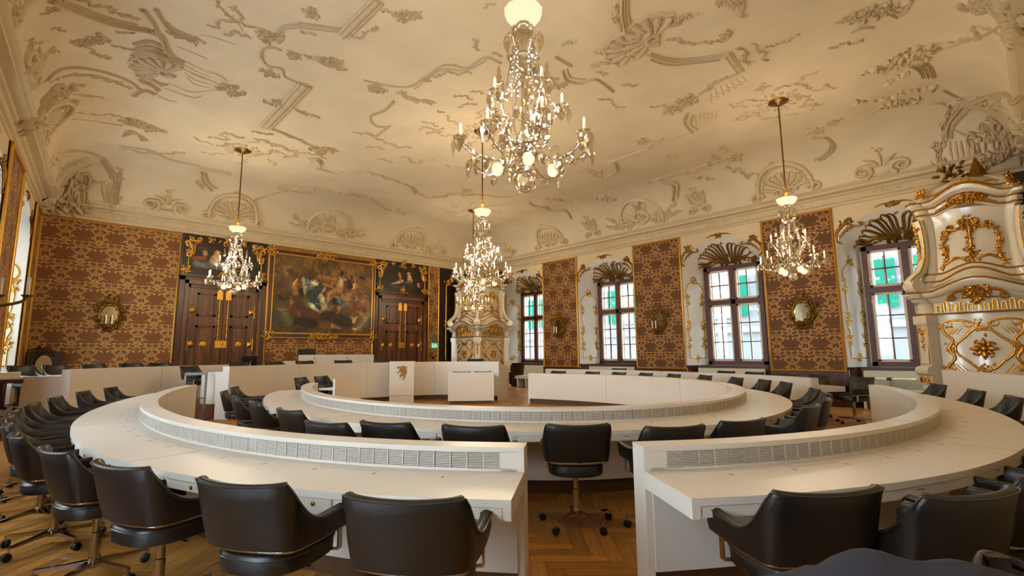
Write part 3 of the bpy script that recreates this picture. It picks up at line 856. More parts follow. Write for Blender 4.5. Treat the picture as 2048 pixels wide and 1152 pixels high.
# ------------------------------------------------------------------ painted canvases (generic baroque scenes, painted into the mesh's colours)
def paint_canvas(name, parent, x0, x1, z0, z1, nx, nz, base, shapes, y, seed):
    rg = np.random.RandomState(seed)
    u, v = np.meshgrid(np.linspace(0, 1, nx), np.linspace(0, 1, nz))
    C = base(u, v)
    for s in range(5):          # broad brush clouds
        fx, fz, ph = rg.uniform(2, 7), rg.uniform(2, 7), rg.uniform(0, 6, 2)
        C *= (1 + .10 * np.sin(fx * u * 3 + ph[0] + 2 * np.sin(fz * v * 3 + ph[1])))[..., None]
    asp = (x1 - x0) / (z1 - z0)
    u0_, v0_ = u.copy(), v.copy()
    def oct_(a, b, k):
        o = 0
        for j in range(k): o = o + np.sin(a * (9 * 1.9 ** j) + rg.uniform(0, 6) + 1.7 * np.sin(b * (7 * 1.9 ** j) + rg.uniform(0, 6))) / 1.7 ** j
        return o
    u = u + .0075 * oct_(u0_, v0_, 4) / asp * 1.3; v = v + .0075 * oct_(v0_, u0_, 4)
    for sh in shapes:
        ax, az, bx, bz, ra, rb, colr = sh[:7]; soft = sh[7] if len(sh) > 7 else .25
        px, pz = (u - ax) * asp, v - az; dx, dz = (bx - ax) * asp, bz - az; L2 = dx * dx + dz * dz + 1e-9
        t = np.clip((px * dx + pz * dz) / L2, 0, 1)
        d = np.hypot(px - t * dx, pz - t * dz) / (ra + (rb - ra) * t)
        a = np.clip((1 - d) / soft, 0, 1); a = a * a * (3 - 2 * a)
        shade = 1.12 - .45 * np.clip(d, 0, 1) ** 2 + .15 * np.clip((pz - t * dz) / (ra + 1e-6), -1, 1)
        C = C * (1 - a[..., None]) + (np.array(colr)[None, None] * shade[..., None]) * a[..., None]
    for _ in range(420):          # loose brush dabs that pick up and shift the colour under them
        cu_, cv_ = rg.uniform(0, 1, 2); an = rg.uniform(0, PI); L_ = rg.uniform(.015, .05); rr_ = rg.uniform(.006, .016)
        i0, i1 = max(0, int((cv_ - .08) * nz)), min(nz, int((cv_ + .08) * nz) + 1); j0, j1 = max(0, int((cu_ - .08) * nx)), min(nx, int((cu_ + .08) * nx) + 1)
        px, pz = (u0_[i0:i1, j0:j1] - cu_) * asp, v0_[i0:i1, j0:j1] - cv_; dx, dz = math.cos(an) * L_, math.sin(an) * L_
        t = np.clip((px * dx + pz * dz) / (L_ * L_), -1, 1); d = np.hypot(px - t * dx, pz - t * dz) / rr_
        a = np.clip(1.3 - d, 0, 1)[..., None] * .75
        src = C[min(nz - 1, int(cv_ * nz)), min(nx - 1, int(cu_ * nx))] * rg.uniform(.55, 1.55) * rg.uniform(.92, 1.08, 3)
        C[i0:i1, j0:j1] = C[i0:i1, j0:j1] * (1 - a) + src * a
    C *= (1 + .16 * oct_(u0_ * 2.2, v0_ * 1.6, 5) * .5)[..., None] * rg.uniform(.93, 1.05, C.shape[:2])[..., None]
    u, v = u0_, v0_
    C = np.clip(C, 0, 1)
    X = x0 + (x1 - x0) * u; Z = z0 + (z1 - z0) * v
    vs = np.stack([X.ravel(), np.full(X.size, y), Z.ravel()], 1)
    idx = np.arange(nx * nz).reshape(nz, nx)
    f = np.stack([idx[:-1, :-1].ravel(), idx[:-1, 1:].ravel(), idx[1:, 1:].ravel(), idx[1:, :-1].ravel()], 1)
    me = bpy.data.meshes.new(name); me.from_pydata(vs.tolist(), [], f.tolist()); me.materials.append(M_CANVAS)
    ca_ = me.color_attributes.new('Col', 'FLOAT_COLOR', 'POINT')
    lin = np.where(C <= .04045, C / 12.92, ((C + .055) / 1.055) ** 2.4)
    ca_.data.foreach_set('color', np.concatenate([lin.reshape(-1, 3), np.ones((nx * nz, 1))], 1).astype(np.float32).ravel())
    return link(name, me, parent)
def frame4(parent, x0, x1, z0, z1, w, d, y, m, name):
    for a, b in (((x0 - w, z0 - w), (x1 + w, z0)), ((x0 - w, z1), (x1 + w, z1 + w)), ((x0 - w, z0), (x0, z1)), ((x1, z0), (x1 + w, z1))):
        MB().box((a[0], y - d, a[1]), (b[0], y, b[1])).build(name, m, parent)
def corner_gold(parent, pts, y, R, r, seed, m=M_GOLD, name='gilded_corner'):
    for i, (x, z) in enumerate(pts):
        b = MB(); lay(b, clump(x, z, R, r, random.Random(seed + i), 11), lambda u, v: (Vector((u, y, v)), Vector((0, -1, 0))), 1.0, 4)
        b.build(name, m, parent, 60)
SK = (.80, .64, .42); SK2 = (.62, .44, .26); BL = (.15, .21, .23); DK = (.14, .09, .05); RD = (.50, .18, .10); WT = (.74, .70, .58); GR = (.34, .30, .14); BR = (.32, .19, .09)
big = empty('painting', (7.66, DL, 2.34)); tag(big, 'large oblong oil painting of tumbling figures in clouds, dark frame, between the two doors', 'painting')
def loc_shift(o, root): o.location = (-root.location.x, -root.location.y, -root.location.z)
fig = [(.05, .75, .35, .92, .16, .22, (.42, .32, .16), 1), (.55, .86, .85, .78, .14, .12, (.50, .36, .17), 1), (.85, .6, .92, .35, .12, .2, (.52, .34, .16), 1), (.88, .10, .95, .25, .10, .16, (.48, .44, .28), 1), (.08, .25, .15, .15, .14, .1, (.34, .32, .20), 1),
       (.55, .50, .72, .46, .10, .13, (.58, .46, .26), .7), (.42, .30, .56, .36, .10, .08, (.52, .42, .24), .7),
       # upper group: woman with wings and a book
       (.27, .70, .30, .56, .035, .06, WT, .4), (.31, .68, .36, .56, .04, .05, (.40, .46, .46), .4), (.44, .74, .44, .75, .035, .035, SK2, .3), (.38, .66, .46, .60, .06, .07, SK, .3), (.46, .63, .36, .50, .05, .07, (.20, .25, .26), .4), (.34, .52, .44, .38, .06, .09, BL, .5), (.45, .50, .49, .36, .05, .06, (.70, .66, .48), .4), (.48, .66, .58, .62, .02, .02, SK2, .3), (.46, .76, .60, .74, .018, .015, SK2, .3),
       # central nude seen from behind
       (.655, .835, .655, .835, .036, .036, (.16, .10, .06), .3), (.645, .76, .645, .60, .052, .060, SK, .3), (.645, .58, .54, .54, .062, .05, SK2, .35), (.69, .75, .82, .66, .022, .018, SK, .3), (.60, .75, .56, .66, .02, .02, SK2, .3), (.54, .53, .52, .42, .03, .02, SK, .3),
       (.74, .77, .75, .66, .05, .06, DK, .5), (.74, .78, .74, .78, .03, .03, SK2, .3), (.82, .72, .87, .58, .05, .05, (.46, .28, .12), .5), (.86, .82, .92, .80, .025, .02, DK, .5),
       # putti left
       (.16, .77, .24, .75, .035, .04, (.34, .20, .10), .5), (.18, .62, .20, .50, .045, .05, SK2, .5), (.20, .66, .20, .66, .025, .025, SK2, .3),
       # seated woman lower left
       (.275, .52, .275, .52, .042, .042, SK, .3), (.25, .55, .27, .48, .04, .03, DK, .4), (.30, .43, .34, .33, .06, .07, (.36, .34, .18), .4), (.36, .38, .42, .30, .035, .04, WT, .4), (.16, .44, .17, .32, .025, .028, SK2, .3), (.20, .30, .40, .22, .09, .11, BR, .5), (.24, .16, .40, .12, .08, .08, DK, .6),
       # bent figure lower right
       (.60, .46, .68, .42, .05, .045, DK, .4), (.66, .46, .70, .38, .05, .045, (.32, .36, .38), .4), (.66, .36, .60, .22, .03, .022, SK2, .3), (.74, .42, .92, .24, .04, .018, SK2, .35), (.82, .36, .92, .34, .05, .04, RD, .6), (.78, .22, .80, .20, .035, .035, SK, .3), (.52, .24, .74, .18, .09, .10, (.20, .12, .06), .5), (.58, .10, .66, .07, .03, .02, SK2, .3), (.80, .08, .86, .07, .02, .012, SK, .3)]
cv = paint_canvas('canvas', big, 5.72, 9.61, 2.34, 5.25, 230, 172, lambda u, v: (np.stack([.30 + .10 * v + .06 * u, .22 + .07 * v + .03 * u, .11 + .02 * v], -1)), fig, DL - .06, 5)
loc_shift(cv, big)
def grp(root, before):
    for o in list(root.children):
        if o.location.length == 0: loc_shift(o, root)
frame4(big, 5.72, 9.61, 2.34, 5.25, .035, .09, DL, M_FILLET, 'inner_fillet')
frame4(big, 5.685, 9.645, 2.305, 5.285, .13, .075, DL, M_WALNUTD, 'frame_rail')
frame4(big, 5.555, 9.735, 2.175, 5.415, .02, .085, DL, M_FILLET, 'outer_fillet')
corner_gold(big, [(5.62, 2.26), (9.70, 2.26), (5.64, 5.32), (9.68, 5.32)], DL - .08, .26, .045, 20)
for (x, z, w) in ((7.66, 2.22, .55), (7.62, 5.38, .36)):
    b = MB(); lay(b, sum([clump(x + w * q, z + .03 * (1 - abs(q)), .15 + .07 * (1 - abs(q)), .035, random.Random(int(z * 10 + q * 7)), 8) for q in (-.8, -.4, 0, .4, .8)], []), lambda u, v: (Vector((u, DL - .085, v)), Vector((0, -1, 0))), 1.0, 4); b.build('gilded_cartouche', M_GOLD, big, 60)
grp(big, None)
def overdoor(c, seed, shapes, label):
    z0, z1 = 4.24, 5.50; hw = 1.26
    root = empty('overdoor_painting', (c, DL, z0)); tag(root, label, 'painting', 'overdoor paintings')
    cvs = paint_canvas('canvas', root, c - hw + .16, c + hw - .16, z0 + .10, z1 - .10, 150, 76, lambda u, v: np.stack([.13 + .05 * v, .09 + .03 * v, .05 + .01 * v], -1), shapes, DL - .05, seed)
    frame4(root, c - hw + .12, c + hw - .12, z0 + .06, z1 - .08, .12, .075, DL, M_BLACK, 'frame_rail')
    # shaped inner line that scoops in at the sides
    for s in (-1, 1):
        P = [(c + s * .80, z1 - .20), (c + s * .93, z1 - .24), (c + s * .96, z1 - .46), (c + s * 1.0, z1 - .62), (c + s * 1.11, z1 - .72), (c + s * 1.11, z0 + .12)]
        b = MB(); lay(b, curve2(P, .02, 6, 1, 1), lambda u, v: (Vector((u, DL - .06, v)), Vector((0, -1, 0))), 1.0, 4); b.build('shaped_fillet', M_FILLET, root, 60)
        sp = [(p.x, p.z) for p in [Vector((q.x, 0, q.y)) for q in catmull([(x, z, 0) for x, z in P], 5)]] + [(c + s * 1.2, z0 + .1), (c + s * 1.2, z1 - .06), (c + s * .8, z1 - .06)]
        MB().prism([(x, -z) for x, z in sp], DL - .062, DL - .052, RX(0) @ Matrix(((1, 0, 0, 0), (0, 0, 1, 0), (0, -1, 0, 0), (0, 0, 0, 1)))).build('shaped_mat', M_BLACK, root)
        b = MB(); st = cscroll(c + s * 1.12, z1 - .12, c + s * .78, z1 - .10, .06 * s, .05) + cscroll(c + s * 1.14, z1 - .20, c + s * 1.08, z1 - .72, -.07 * s, .045) + clump(c + s * 1.02, z1 - .2, .24, .045, random.Random(seed + 3), 9) + clump(c + s * 1.10, z1 - .55, .2, .04, random.Random(seed + 4), 8, .5, PI / 2)
        lay(b, st, lambda u, v: (Vector((u, DL - .07, v)), Vector((0, -1, 0))), 1.0, 4); b.build('gilded_rocaille', M_GOLD, root, 60)
    corner_gold(root, [(c - 1.14, z0 + .10), (c + 1.14, z0 + .10)], DL - .07, .22, .045, seed)
    corner_gold(root, [(c, z1 - .04), (c, z0 + .02)], DL - .075, .26, .04, seed + 7, name='gilded_cartouche')
    corner_gold(root, [(c - .5, z1 - .06), (c + .5, z1 - .06)], DL - .075, .14, .03, seed + 9, name='gilded_leaf')
    grp(root, None)
overdoor(4.165, 31, [(.10, .20, .45, .16, .16, .12, (.34, .36, .34), .5), (.36, .62, .36, .62, .11, .11, SK, .3), (.36, .48, .33, .34, .15, .17, SK, .3), (.33, .30, .50, .24, .10, .09, WT, .4), (.20, .62, .21, .52, .09, .08, SK2, .4), (.48, .28, .62, .30, .10, .14, RD, .5), (.05, .4, .2, .38, .1, .12, (.45, .2, .12), .6)], 'shaped overdoor painting of a seated lady in white, above the wide damask side door')
overdoor(11.095, 47, [(.62, .70, .62, .70, .09, .09, SK, .3), (.64, .56, .66, .40, .12, .15, SK, .3), (.66, .36, .56, .26, .09, .10, (.38, .38, .22), .4), (.48, .34, .26, .20, .075, .04, SK, .35), (.42, .66, .44, .56, .08, .09, SK2, .45), (.44, .52, .44, .36, .07, .07, SK2, .4), (.86, .30, .88, .20, .09, .09, SK2, .45), (.50, .24, .72, .18, .10, .08, (.16, .20, .12), .5), (.2, .1, .5, .08, .05, .04, (.36, .24, .14), .6)], 'shaped overdoor painting of a reclining lady, above the door by the exit sign')

# ------------------------------------------------------------------ gilded girandole mirrors with two candles
def girandole(label, loc, rz, asym=0):
    root = empty('wall_sconce', loc, rz); tag(root, label, 'sconce', 'gilded mirror sconces')
    f = lambda u, v: (Vector((u, -.03, v)), Vector((0, -1, 0)))
    p = [(.20 * math.cos(a) * (1 + .06 * math.cos(2 * a)), .27 * math.sin(a) + .02) for a in [2 * PI * k / 28 for k in range(28)]]
    MB().prism([(x, z) for x, z in p], .02, .035, RX(PI / 2)).build('mirror_glass', M_MIRROR, root)
    b = MB(); rg = random.Random(8)
    pts = [(.23 * math.cos(a), .31 * math.sin(a) + .02) for a in [2 * PI * k / 40 for k in range(41)]]
    st = [(pts, [.035 + .012 * math.cos(9 * a) for a in [2 * PI * k / 40 for k in range(41)]])]
    for a in (.6, 1.2, 1.9, 2.5, 3.4, 4.1, 5.3, 6.0): st += clump(.29 * math.cos(a), .36 * math.sin(a) + .02, .17, .032, rg, 7)
    st += clump(0, .46, .2, .04, rg, 11) + clump(0, -.40, .16, .035, rg, 9) + clump(-.33, .22, .13, .03, rg, 6) + clump(.34, .18, .13, .03, rg, 6)
    lay(b, st, f, 1.2, 4); b.build('rocaille_frame', M_GOLDD, root, 60)
    for s in (-1, 1):
        arm = MB().tube([(s * .02, -.05, -.36), (s * .05, -.18, -.42), (s * .07, -.26, -.36), (s * .07, -.26, -.30)], .014, 6).build('candle_arm', M_GOLDD, root, 60)
        MB().lathe([(.0, 0), (.03, .005), (.06, .02), (.055, .025), (.018, .02), (.018, .05)], 12, T3(s * .07, -.26, -.30)).build('drip_pan', M_GOLDD, arm, 50)
        MB().lathe([(.024, 0), (.022, .26), (.004, .27)], 10, T3(s * .07, -.26, -.26)).build('candle', M_CANDLE, arm, 50)
    return root
girandole('gilded mirror sconce with two white candles on the wide damask field beside the carved chair', (1.16, DL - .02, 2.74), 0)
girandole('gilded mirror sconce between the first and second windows from the back stove', (DR - .06, 14.10, 2.62), -PI / 2)
girandole('gilded mirror sconce with dark glass between the second and third windows from the back stove', (DR - .06, 9.36, 2.62), -PI / 2)
girandole('gilded mirror sconce reflecting daylight, on the damask pier beside the tall front stove', (DR - .06, 4.67, 2.62), -PI / 2)
# branching bracket on the left wall
def bracket(label, loc, rz):
    root = empty('wall_bracket', loc, rz); tag(root, label, 'sconce')
    b = MB(); lay(b, clump(0, 0, .4, .05, random.Random(2), 14, .6, PI / 2) + clump(0, -.4, .3, .05, random.Random(6), 9), lambda u, v: (Vector((u, -.02, v)), Vector((0, -1, 0))), 1.2, 4); b.build('rocaille_backplate', M_GOLDD, root, 60)
    for s, L, hh in ((-1, .62, .0), (1, .62, .0), (0, .72, -.04)):
        P = [(0, -.03, -.1), (s * L * .4, -.25, -.26), (s * L * .8, -.42 - (.25 if s == 0 else 0), -.16), (s * L, -.46 - (.3 if s == 0 else 0), -.04 + hh)]
        arm = MB().tube(catmull(P, 5), .022, 6).build('branch_arm', M_GOLDD, root, 60)
        [MB().ball(k_, (.05, .05, .035)).build('leaf_knop', M_GOLDD, arm, 60) for k_ in ((s * L * .4, -.25, -.24), (s * L * .75, -.40, -.17))]
        for q in (-.04, .04):
            MB().lathe([(.0, 0), (.05, .01), (.07, .03), (.02, .03)], 12, T3(P[3][0] + q, P[3][1], P[3][2])).build('drip_pan', M_GOLDD, arm, 50)
            MB().lathe([(.022, 0), (.02, .24), (.004, .25)], 10, T3(P[3][0] + q, P[3][1], P[3][2] + .03)).build('candle', M_CANDLE, arm, 50)
    return root
bracket('branching gilded wall bracket with white candles on the pier next to the side window', (XL(9.4) + .05, 9.4, 2.40), PI / 2)

# ------------------------------------------------------------------ tall rococo tiled stoves, square in plan, faces parallel to the walls
def stove(label, loc, rz):
    root = empty('tiled_stove', loc, rz); tag(root, label, 'stove', 'rococo tiled stoves in the corners')
    def plan(w, bow):
        side = [(-.74 * w + 1.48 * w * k / 10, -w * .94 - bow * (1 - (2 * k / 10 - 1) ** 2)) for k in range(11)]
        corner = [(.80 * w, -1.0 * w), (.93 * w, -1.03 * w), (1.03 * w, -.93 * w), (1.0 * w, -.80 * w)]
        P = []
        for q in range(4):
            c, s = math.cos(q * PI / 2), math.sin(q * PI / 2)
            P += [(x * c - y * s, x * s + y * c) for x, y in side + corner]
        return P
    def wave(x, y, w, amp):
        u = min(abs(x), abs(y)); return amp * max(0, math.cos(min(1, u / (w * .62)) * PI / 2)) ** 1.3
    def section(name, secs, sm=35):
        return MB().loft([[(x, y, z + wave(x, y, w, amp)) for x, y in plan(w, bow)] for z, w, bow, amp in secs]).build(name, M_CERAM, root, sm)
    section('plinth', [(0, 1.02, .04, 0), (.10, 1.02, .04, 0), (.12, .96, .04, 0), (.62, .94, .04, 0), (.66, 1.0, .04, 0), (.74, 1.0, .04, 0), (.78, .96, .04, 0)])
    section('lower_body', [(.78, .96, .06, 0), (.95, .93, .06, 0), (1.1, .91, .07, 0), (1.9, .91, .07, 0), (2.18, .94, .07, 0), (2.24, .94, .07, 0)])
    section('frieze_band', [(2.24, .98, .07, 0), (2.29, .98, .07, 0), (2.29, .95, .07, 0), (2.50, .95, .07, .10)])
    section('entablature', [(2.50, .97, .07, .10), (2.54, 1.02, .08, .18), (2.60, 1.04, .08, .20), (2.62, 1.11, .08, .22), (2.68, 1.15, .08, .24), (2.72, 1.15, .08, .24), (2.74, 1.08, .08, .26), (2.82, 1.0, .07, .28)])
    section('upper_body', [(2.80, .98, .07, .28), (2.95, .88, .08, .24), (3.10, .82, .08, .20), (3.2, .78, .09, .10), (3.9, .74, .09, .04), (4.30, .75, .09, .10), (4.42, .78, .09, .16)])
    section('upper_cornice', [(4.42, .80, .09, .16), (4.48, .84, .09, .18), (4.52, .82, .09, .20), (4.62, .84, .09, .22), (4.66, .92, .10, .24), (4.72, .94, .10, .26), (4.74, .85, .09, .26)])
    section('dome', [(4.74, .80, .09, .26), (4.88, .77, .09, .18), (5.02, .70, .09, .12), (5.12, .60, .08, .08), (5.18, .48, .06, .04), (5.22, .42, .04, .0)])
    def front(w, bow, off, mt):
        r3 = mt.to_3x3()
        def f(u, v):
            q = max(-1, min(1, u / (w * .74)))
            return mt @ Vector((u, -w * .94 - bow * (1 - q * q) - off, v)), (r3 @ Vector((u * .15, -1, 0))).normalized()
        return f
    for fi, mt in enumerate((Matrix.Identity(4), RZ(-PI / 2))):
        rg = random.Random(21 + fi)
        F = front(.91, .07, 0, mt); b = MB(); st = []
        ring = [(.40 * math.cos(a) * (1 + .10 * math.cos(4 * a)), 1.52 + .40 * math.sin(a) * (1 + .10 * math.cos(4 * a))) for a in [2 * PI * k / 40 for k in range(41)]]
        st += [(ring, .026)]
        st += clump(0, 1.97, .20, .035, rg, 10) + clump(0, 1.10, .17, .035, rg, 9)
        for sx in (-1, 1):
            st += cscroll(sx * .10, 2.05, sx * .60, 2.08, .05 * sx, .03) + curve2([(sx * .62, 2.1), (sx * .58, 1.85), (sx * .46, 1.70), (sx * .54, 1.52), (sx * .46, 1.34), (sx * .58, 1.15), (sx * .62, .98)], .032, 6, .6, .6)
            st += clump(sx * .58, 2.02, .14, .03, rg, 7) + clump(sx * .57, 1.08, .15, .03, rg, 7) + clump(sx * .52, 1.53, .13, .03, rg, 7)
        lay(b, st, F, 1.1, 4); b.build('gilded_cartouche', M_GOLD, root, 60)
        for sx in (-1, 1):
            for sz in (-1, 1):
                b = MB(); st = []
                for k in range(6):
                    st += [([(sx * (.30 + .06 * k), 1.52 + sz * .50), (sx * (.30 + .06 * k + .22), 1.52 + sz * (.50 - .22))], .008)] if .30 + .06 * k + .22 < .62 else []
                    st += [([(sx * (.34 + .06 * k), 1.52 + sz * .30), (sx * (.34 + .06 * k - .16), 1.52 + sz * (.30 + .20))], .008)] if .34 + .06 * k < .62 and .34 + .06 * k - .16 > .2 else []
                lay(b, st, F, 1.0, 3); b = b.build('gilded_trellis', M_GOLD, root, 60); b['kind'] = 'stuff'
        b = MB(); st = []
        for k in range(4):
            a = k * PI / 2; st += leaf(.04 * math.cos(a), 1.52 + .04 * math.sin(a), a, .19, .05, .0) + spiral(.14 * math.cos(a + .6), 1.52 + .14 * math.sin(a + .6), .06, a, 1, .02) + leaf(.05 * math.cos(a + .8), 1.52 + .05 * math.sin(a + .8), a + .8, .14, .035, .3)
        st += clump(0, 1.52, .10, .035, rg, 7); lay(b, st, front(.91, .07, .005, mt), 1.4, 4)
        c_ = mt @ Vector((0, -.95, 1.52)); b.ball(c_, .055); b.build('gilded_boss', M_GOLD, root, 60)
        Ff = front(.95, .07, .02, mt)
        for k in range(11):
            u = -.62 + 1.24 * k / 10; p, n = Ff(u, 2.30); hh = .16 + .05 * (k % 2); q = .036
            e = mt.to_3x3() @ Vector((1, 0, 0))
            P = [p - e * q, p - e * q + Vector((0, 0, hh - q)), p - e * q * .7 + Vector((0, 0, hh - .01)), p + Vector((0, 0, hh)), p + e * q * .7 + Vector((0, 0, hh - .01)), p + e * q + Vector((0, 0, hh - q)), p + e * q]
            MB().tube(P, .020, 5).build('gilded_arch', M_GOLD, root, 60)
        b = MB(); st = clump(0, 2.68, .24, .045, rg, 12) + cscroll(-.46, 2.56, -.10, 2.70, .08, .03) + cscroll(.10, 2.70, .46, 2.56, .08, .03) + clump(0, 2.52, .12, .03, rg, 7)
        lay(b, st, front(.99, .08, .06, mt), 1.4, 4); b.build('gilded_crest', M_GOLD, root, 60)
        Fu = front(.76, .09, .01, mt); b = MB(); st = []
        st += clump(0, 4.18, .20, .04, rg, 9) + curve2([(0, 4.2), (.01, 3.9), (0, 3.6)], .03, 6)
        for zz in (4.05, 3.95, 3.85, 3.75, 3.65): st += clump(0, zz, .08, .026, rg, 6)
        st += clump(0, 3.48, .20, .04, rg, 11) + clump(0, 3.30, .14, .035, rg, 8)
        for s in (-1, 1):
            st += cscroll(s * .06, 4.22, s * .34, 4.08, -.09 * s, .032) + leafrow([(s * .30, 4.10), (s * .40, 3.95), (s * .44, 3.7), (s * .40, 3.48), (s * .48, 3.25)], .036, .13, rg)
            for u_, zz in ((.34, 4.02), (.42, 3.88), (.44, 3.72), (.41, 3.56), (.43, 3.40)): st += clump(s * u_, zz, .08, .026, rg, 6)
            st += curve2([(s * .12, 3.40), (s * .28, 3.44), (s * .50, 3.26)], .03, 6)
        lay(b, st, Fu, 1.4, 4); b.build('gilded_festoon', M_GOLD, root, 60)
        b = MB(); st = []
        for q in (-.22, -.1, 0, .1, .22): st += clump(q, 4.70 - abs(q) * .3, .14, .04, rg, 7)
        st += curve2([(-.5, 4.50), (-.25, 4.62), (0, 4.70), (.25, 4.62), (.5, 4.50)], .026, 5); lay(b, st, front(.84, .10, .03, mt), 1.5, 4); b.build('gilded_cornice_bouquet', M_GOLD, root, 60)
        b = MB(); st = cscroll(-.26, 5.0, .26, 5.0, .08, .03) + clump(0, 5.02, .14, .035, rg, 8) + curve2([(.2, 4.99), (.4, 5.02), (.58, 4.98)], .018, 5) + curve2([(-.2, 4.99), (-.4, 4.96), (-.58, 4.94)], .018, 5)
        lay(b, st, front(.74, .09, .01, mt), 1.2, 4); b.build('gilded_dome_scroll', M_GOLD, root, 60)
    for z, w, bow, amp in ((2.735, 1.155, .08, .24), (2.97, .885, .08, .24), (3.14, .815, .08, .17), (4.465, .835, .09, .175), (4.60, .84, .09, .215), (4.73, .945, .10, .26), (4.89, .77, .09, .175), (2.265, .985, .07, 0)):
        P = [(x, y, z + wave(x, y, w, amp)) for x, y in plan(w * 1.004, bow)]
        MB().tube(P + [P[0]], .019, 5).build('gilded_line', M_GOLD, root, 60)
    rg = random.Random(9)
    for ci, a in enumerate((PI * 1.25, PI * 1.75, PI * .75)):        # the corners that can be seen
        dx, dy = math.cos(a), math.sin(a); A = T3(dx * 1.27, dy * 1.27, 0) @ RZ(a + PI / 2)
        pl = MB().box((-.15, -.06, .80), (.15, .14, 2.22), A); pl.box((-.19, -.10, .78), (.19, .14, .96), A); pl.box((-.18, -.09, 2.06), (.18, .14, 2.24), A)
        pl = pl.build('corner_pilaster', M_CERAM, root)
        MB().lathe([(.0, -.17), (.10, -.17), (.10, .17), (.0, .17)], 16, A @ T3(0, -.08, 1.06) @ RY(PI / 2)).build('volute_foot', M_CERAM, pl, 40)
        h = MB(); ff = lambda u, w, A=A: (A @ Vector((u, -.065, w)), (A.to_3x3() @ Vector((0, -1, 0))))
        hs = clump(0, 1.9, .12, .03, rg, 8)
        for k in range(5): hs += leaf(0, 1.80 - .06 * k, -PI / 2 + .4 * (-1) ** k, .09, .03 - .003 * k, 0)
        hs += [([(-.12, 1.2), (-.12, 2.02), (.12, 2.02), (.12, 1.2), (-.12, 1.2)], .011)]
        lay(h, hs, ff, 1.0, 4); h.build('gilded_husks', M_GOLD, pl, 60)
        h = MB(); ff2 = lambda u, w, A=A: (A @ Vector((u, -.105, w)), (A.to_3x3() @ Vector((0, -1, 0))))
        lay(h, clump(-.08, .87, .10, .03, rg, 7) + clump(.08, .87, .10, .03, rg, 7), ff2, 1.2, 4); h.build('gilded_foot_leaves', M_GOLD, pl, 60)
        P = [(dx * q, dy * q, z) for q, z in ((1.40, 2.86), (1.46, 2.98), (1.34, 3.10), (1.20, 3.24), (1.10, 3.55), (1.09, 4.05), (1.14, 4.36))]
        Q = catmull(P, 5)
        c_ = MB().tube(Q, [.12] * 6 + [.10] * (len(Q) - 6), 8).build('console_scroll', M_CERAM, root, 50)
        e = Vector((-dy, dx, 0))
        for s in (-1, 1): MB().tube([p + e * (.085 * s) + Vector((dx, dy, 0)) * .055 for p in Q], .016, 5).build('gilded_console_edge', M_GOLD, c_, 50)
        MB().lathe([(.0, -.14), (.13, -.14), (.13, .14), (.0, .14)], 18, T3(dx * 1.40, dy * 1.40, 2.90) @ RZ(a + PI / 2) @ RY(PI / 2)).build('console_foot', M_CERAM, c_, 40)
        h = MB(); ff3 = lambda u, w, dx=dx, dy=dy, e=e: (Vector((dx * 1.20, dy * 1.20, w)) + e * u, Vector((dx, dy, 0)))
        lay(h, clump(0, 4.15, .12, .03, rg, 8) + leafrow([(0, 4.05), (0, 3.7), (0, 3.45)], .03, .1, rg), ff3, 1.3, 4); h.build('gilded_console_husks', M_GOLD, c_, 60)
        h = MB(); ff4 = lambda u, w, dx=dx, dy=dy, e=e: (Vector((dx * 1.02, dy * 1.02, w)) + e * u, Vector((dx, dy, 0)))
        lay(h, clump(0, 4.95, .18, .04, rg, 9) + spiral(0, 4.85, .12, 0, 1.4, .035), ff4, 1.5, 4); h.build('gilded_corner_shell', M_GOLD, root, 60)
    b = MB(); st = []
    for k in range(34):
        a = rg.uniform(0, 2 * PI); z = rg.uniform(5.20, 5.60); r_ = rg.uniform(.04, .26) * (1.15 - (z - 5.2))
        P0 = Vector((-.20 + r_ * math.cos(a), -.20 + r_ * math.sin(a), z)); dv = Vector((math.cos(a), math.sin(a), rg.uniform(-.3, .9))).normalized() * rg.uniform(.06, .14)
        b.tube([P0, P0 + dv * .5 + Vector((0, 0, .02)), P0 + dv], [.03, .038, .008], 5)
    b.build('gilded_bouquet', M_GOLDD, root, 70)
    MB().lathe([(.17, 5.20), (.19, 5.24), (.14, 5.32), (.11, 5.42), (.05, 5.58), (.03, 5.66), (.0, 5.72)], 10, T3(.22, -.22, 0), flute=.15, fn=5).build('pointed_finial', M_GOLDD, root, 50)
    return root
stove('cream and gilt tiled stove in the far corner beyond the chandeliers, beside the exit sign', (14.52, 17.74, 0), 0)
stove('towering cream and gilt tiled stove cut off by the picture edge', (14.76, .80, 0), -PI / 2)
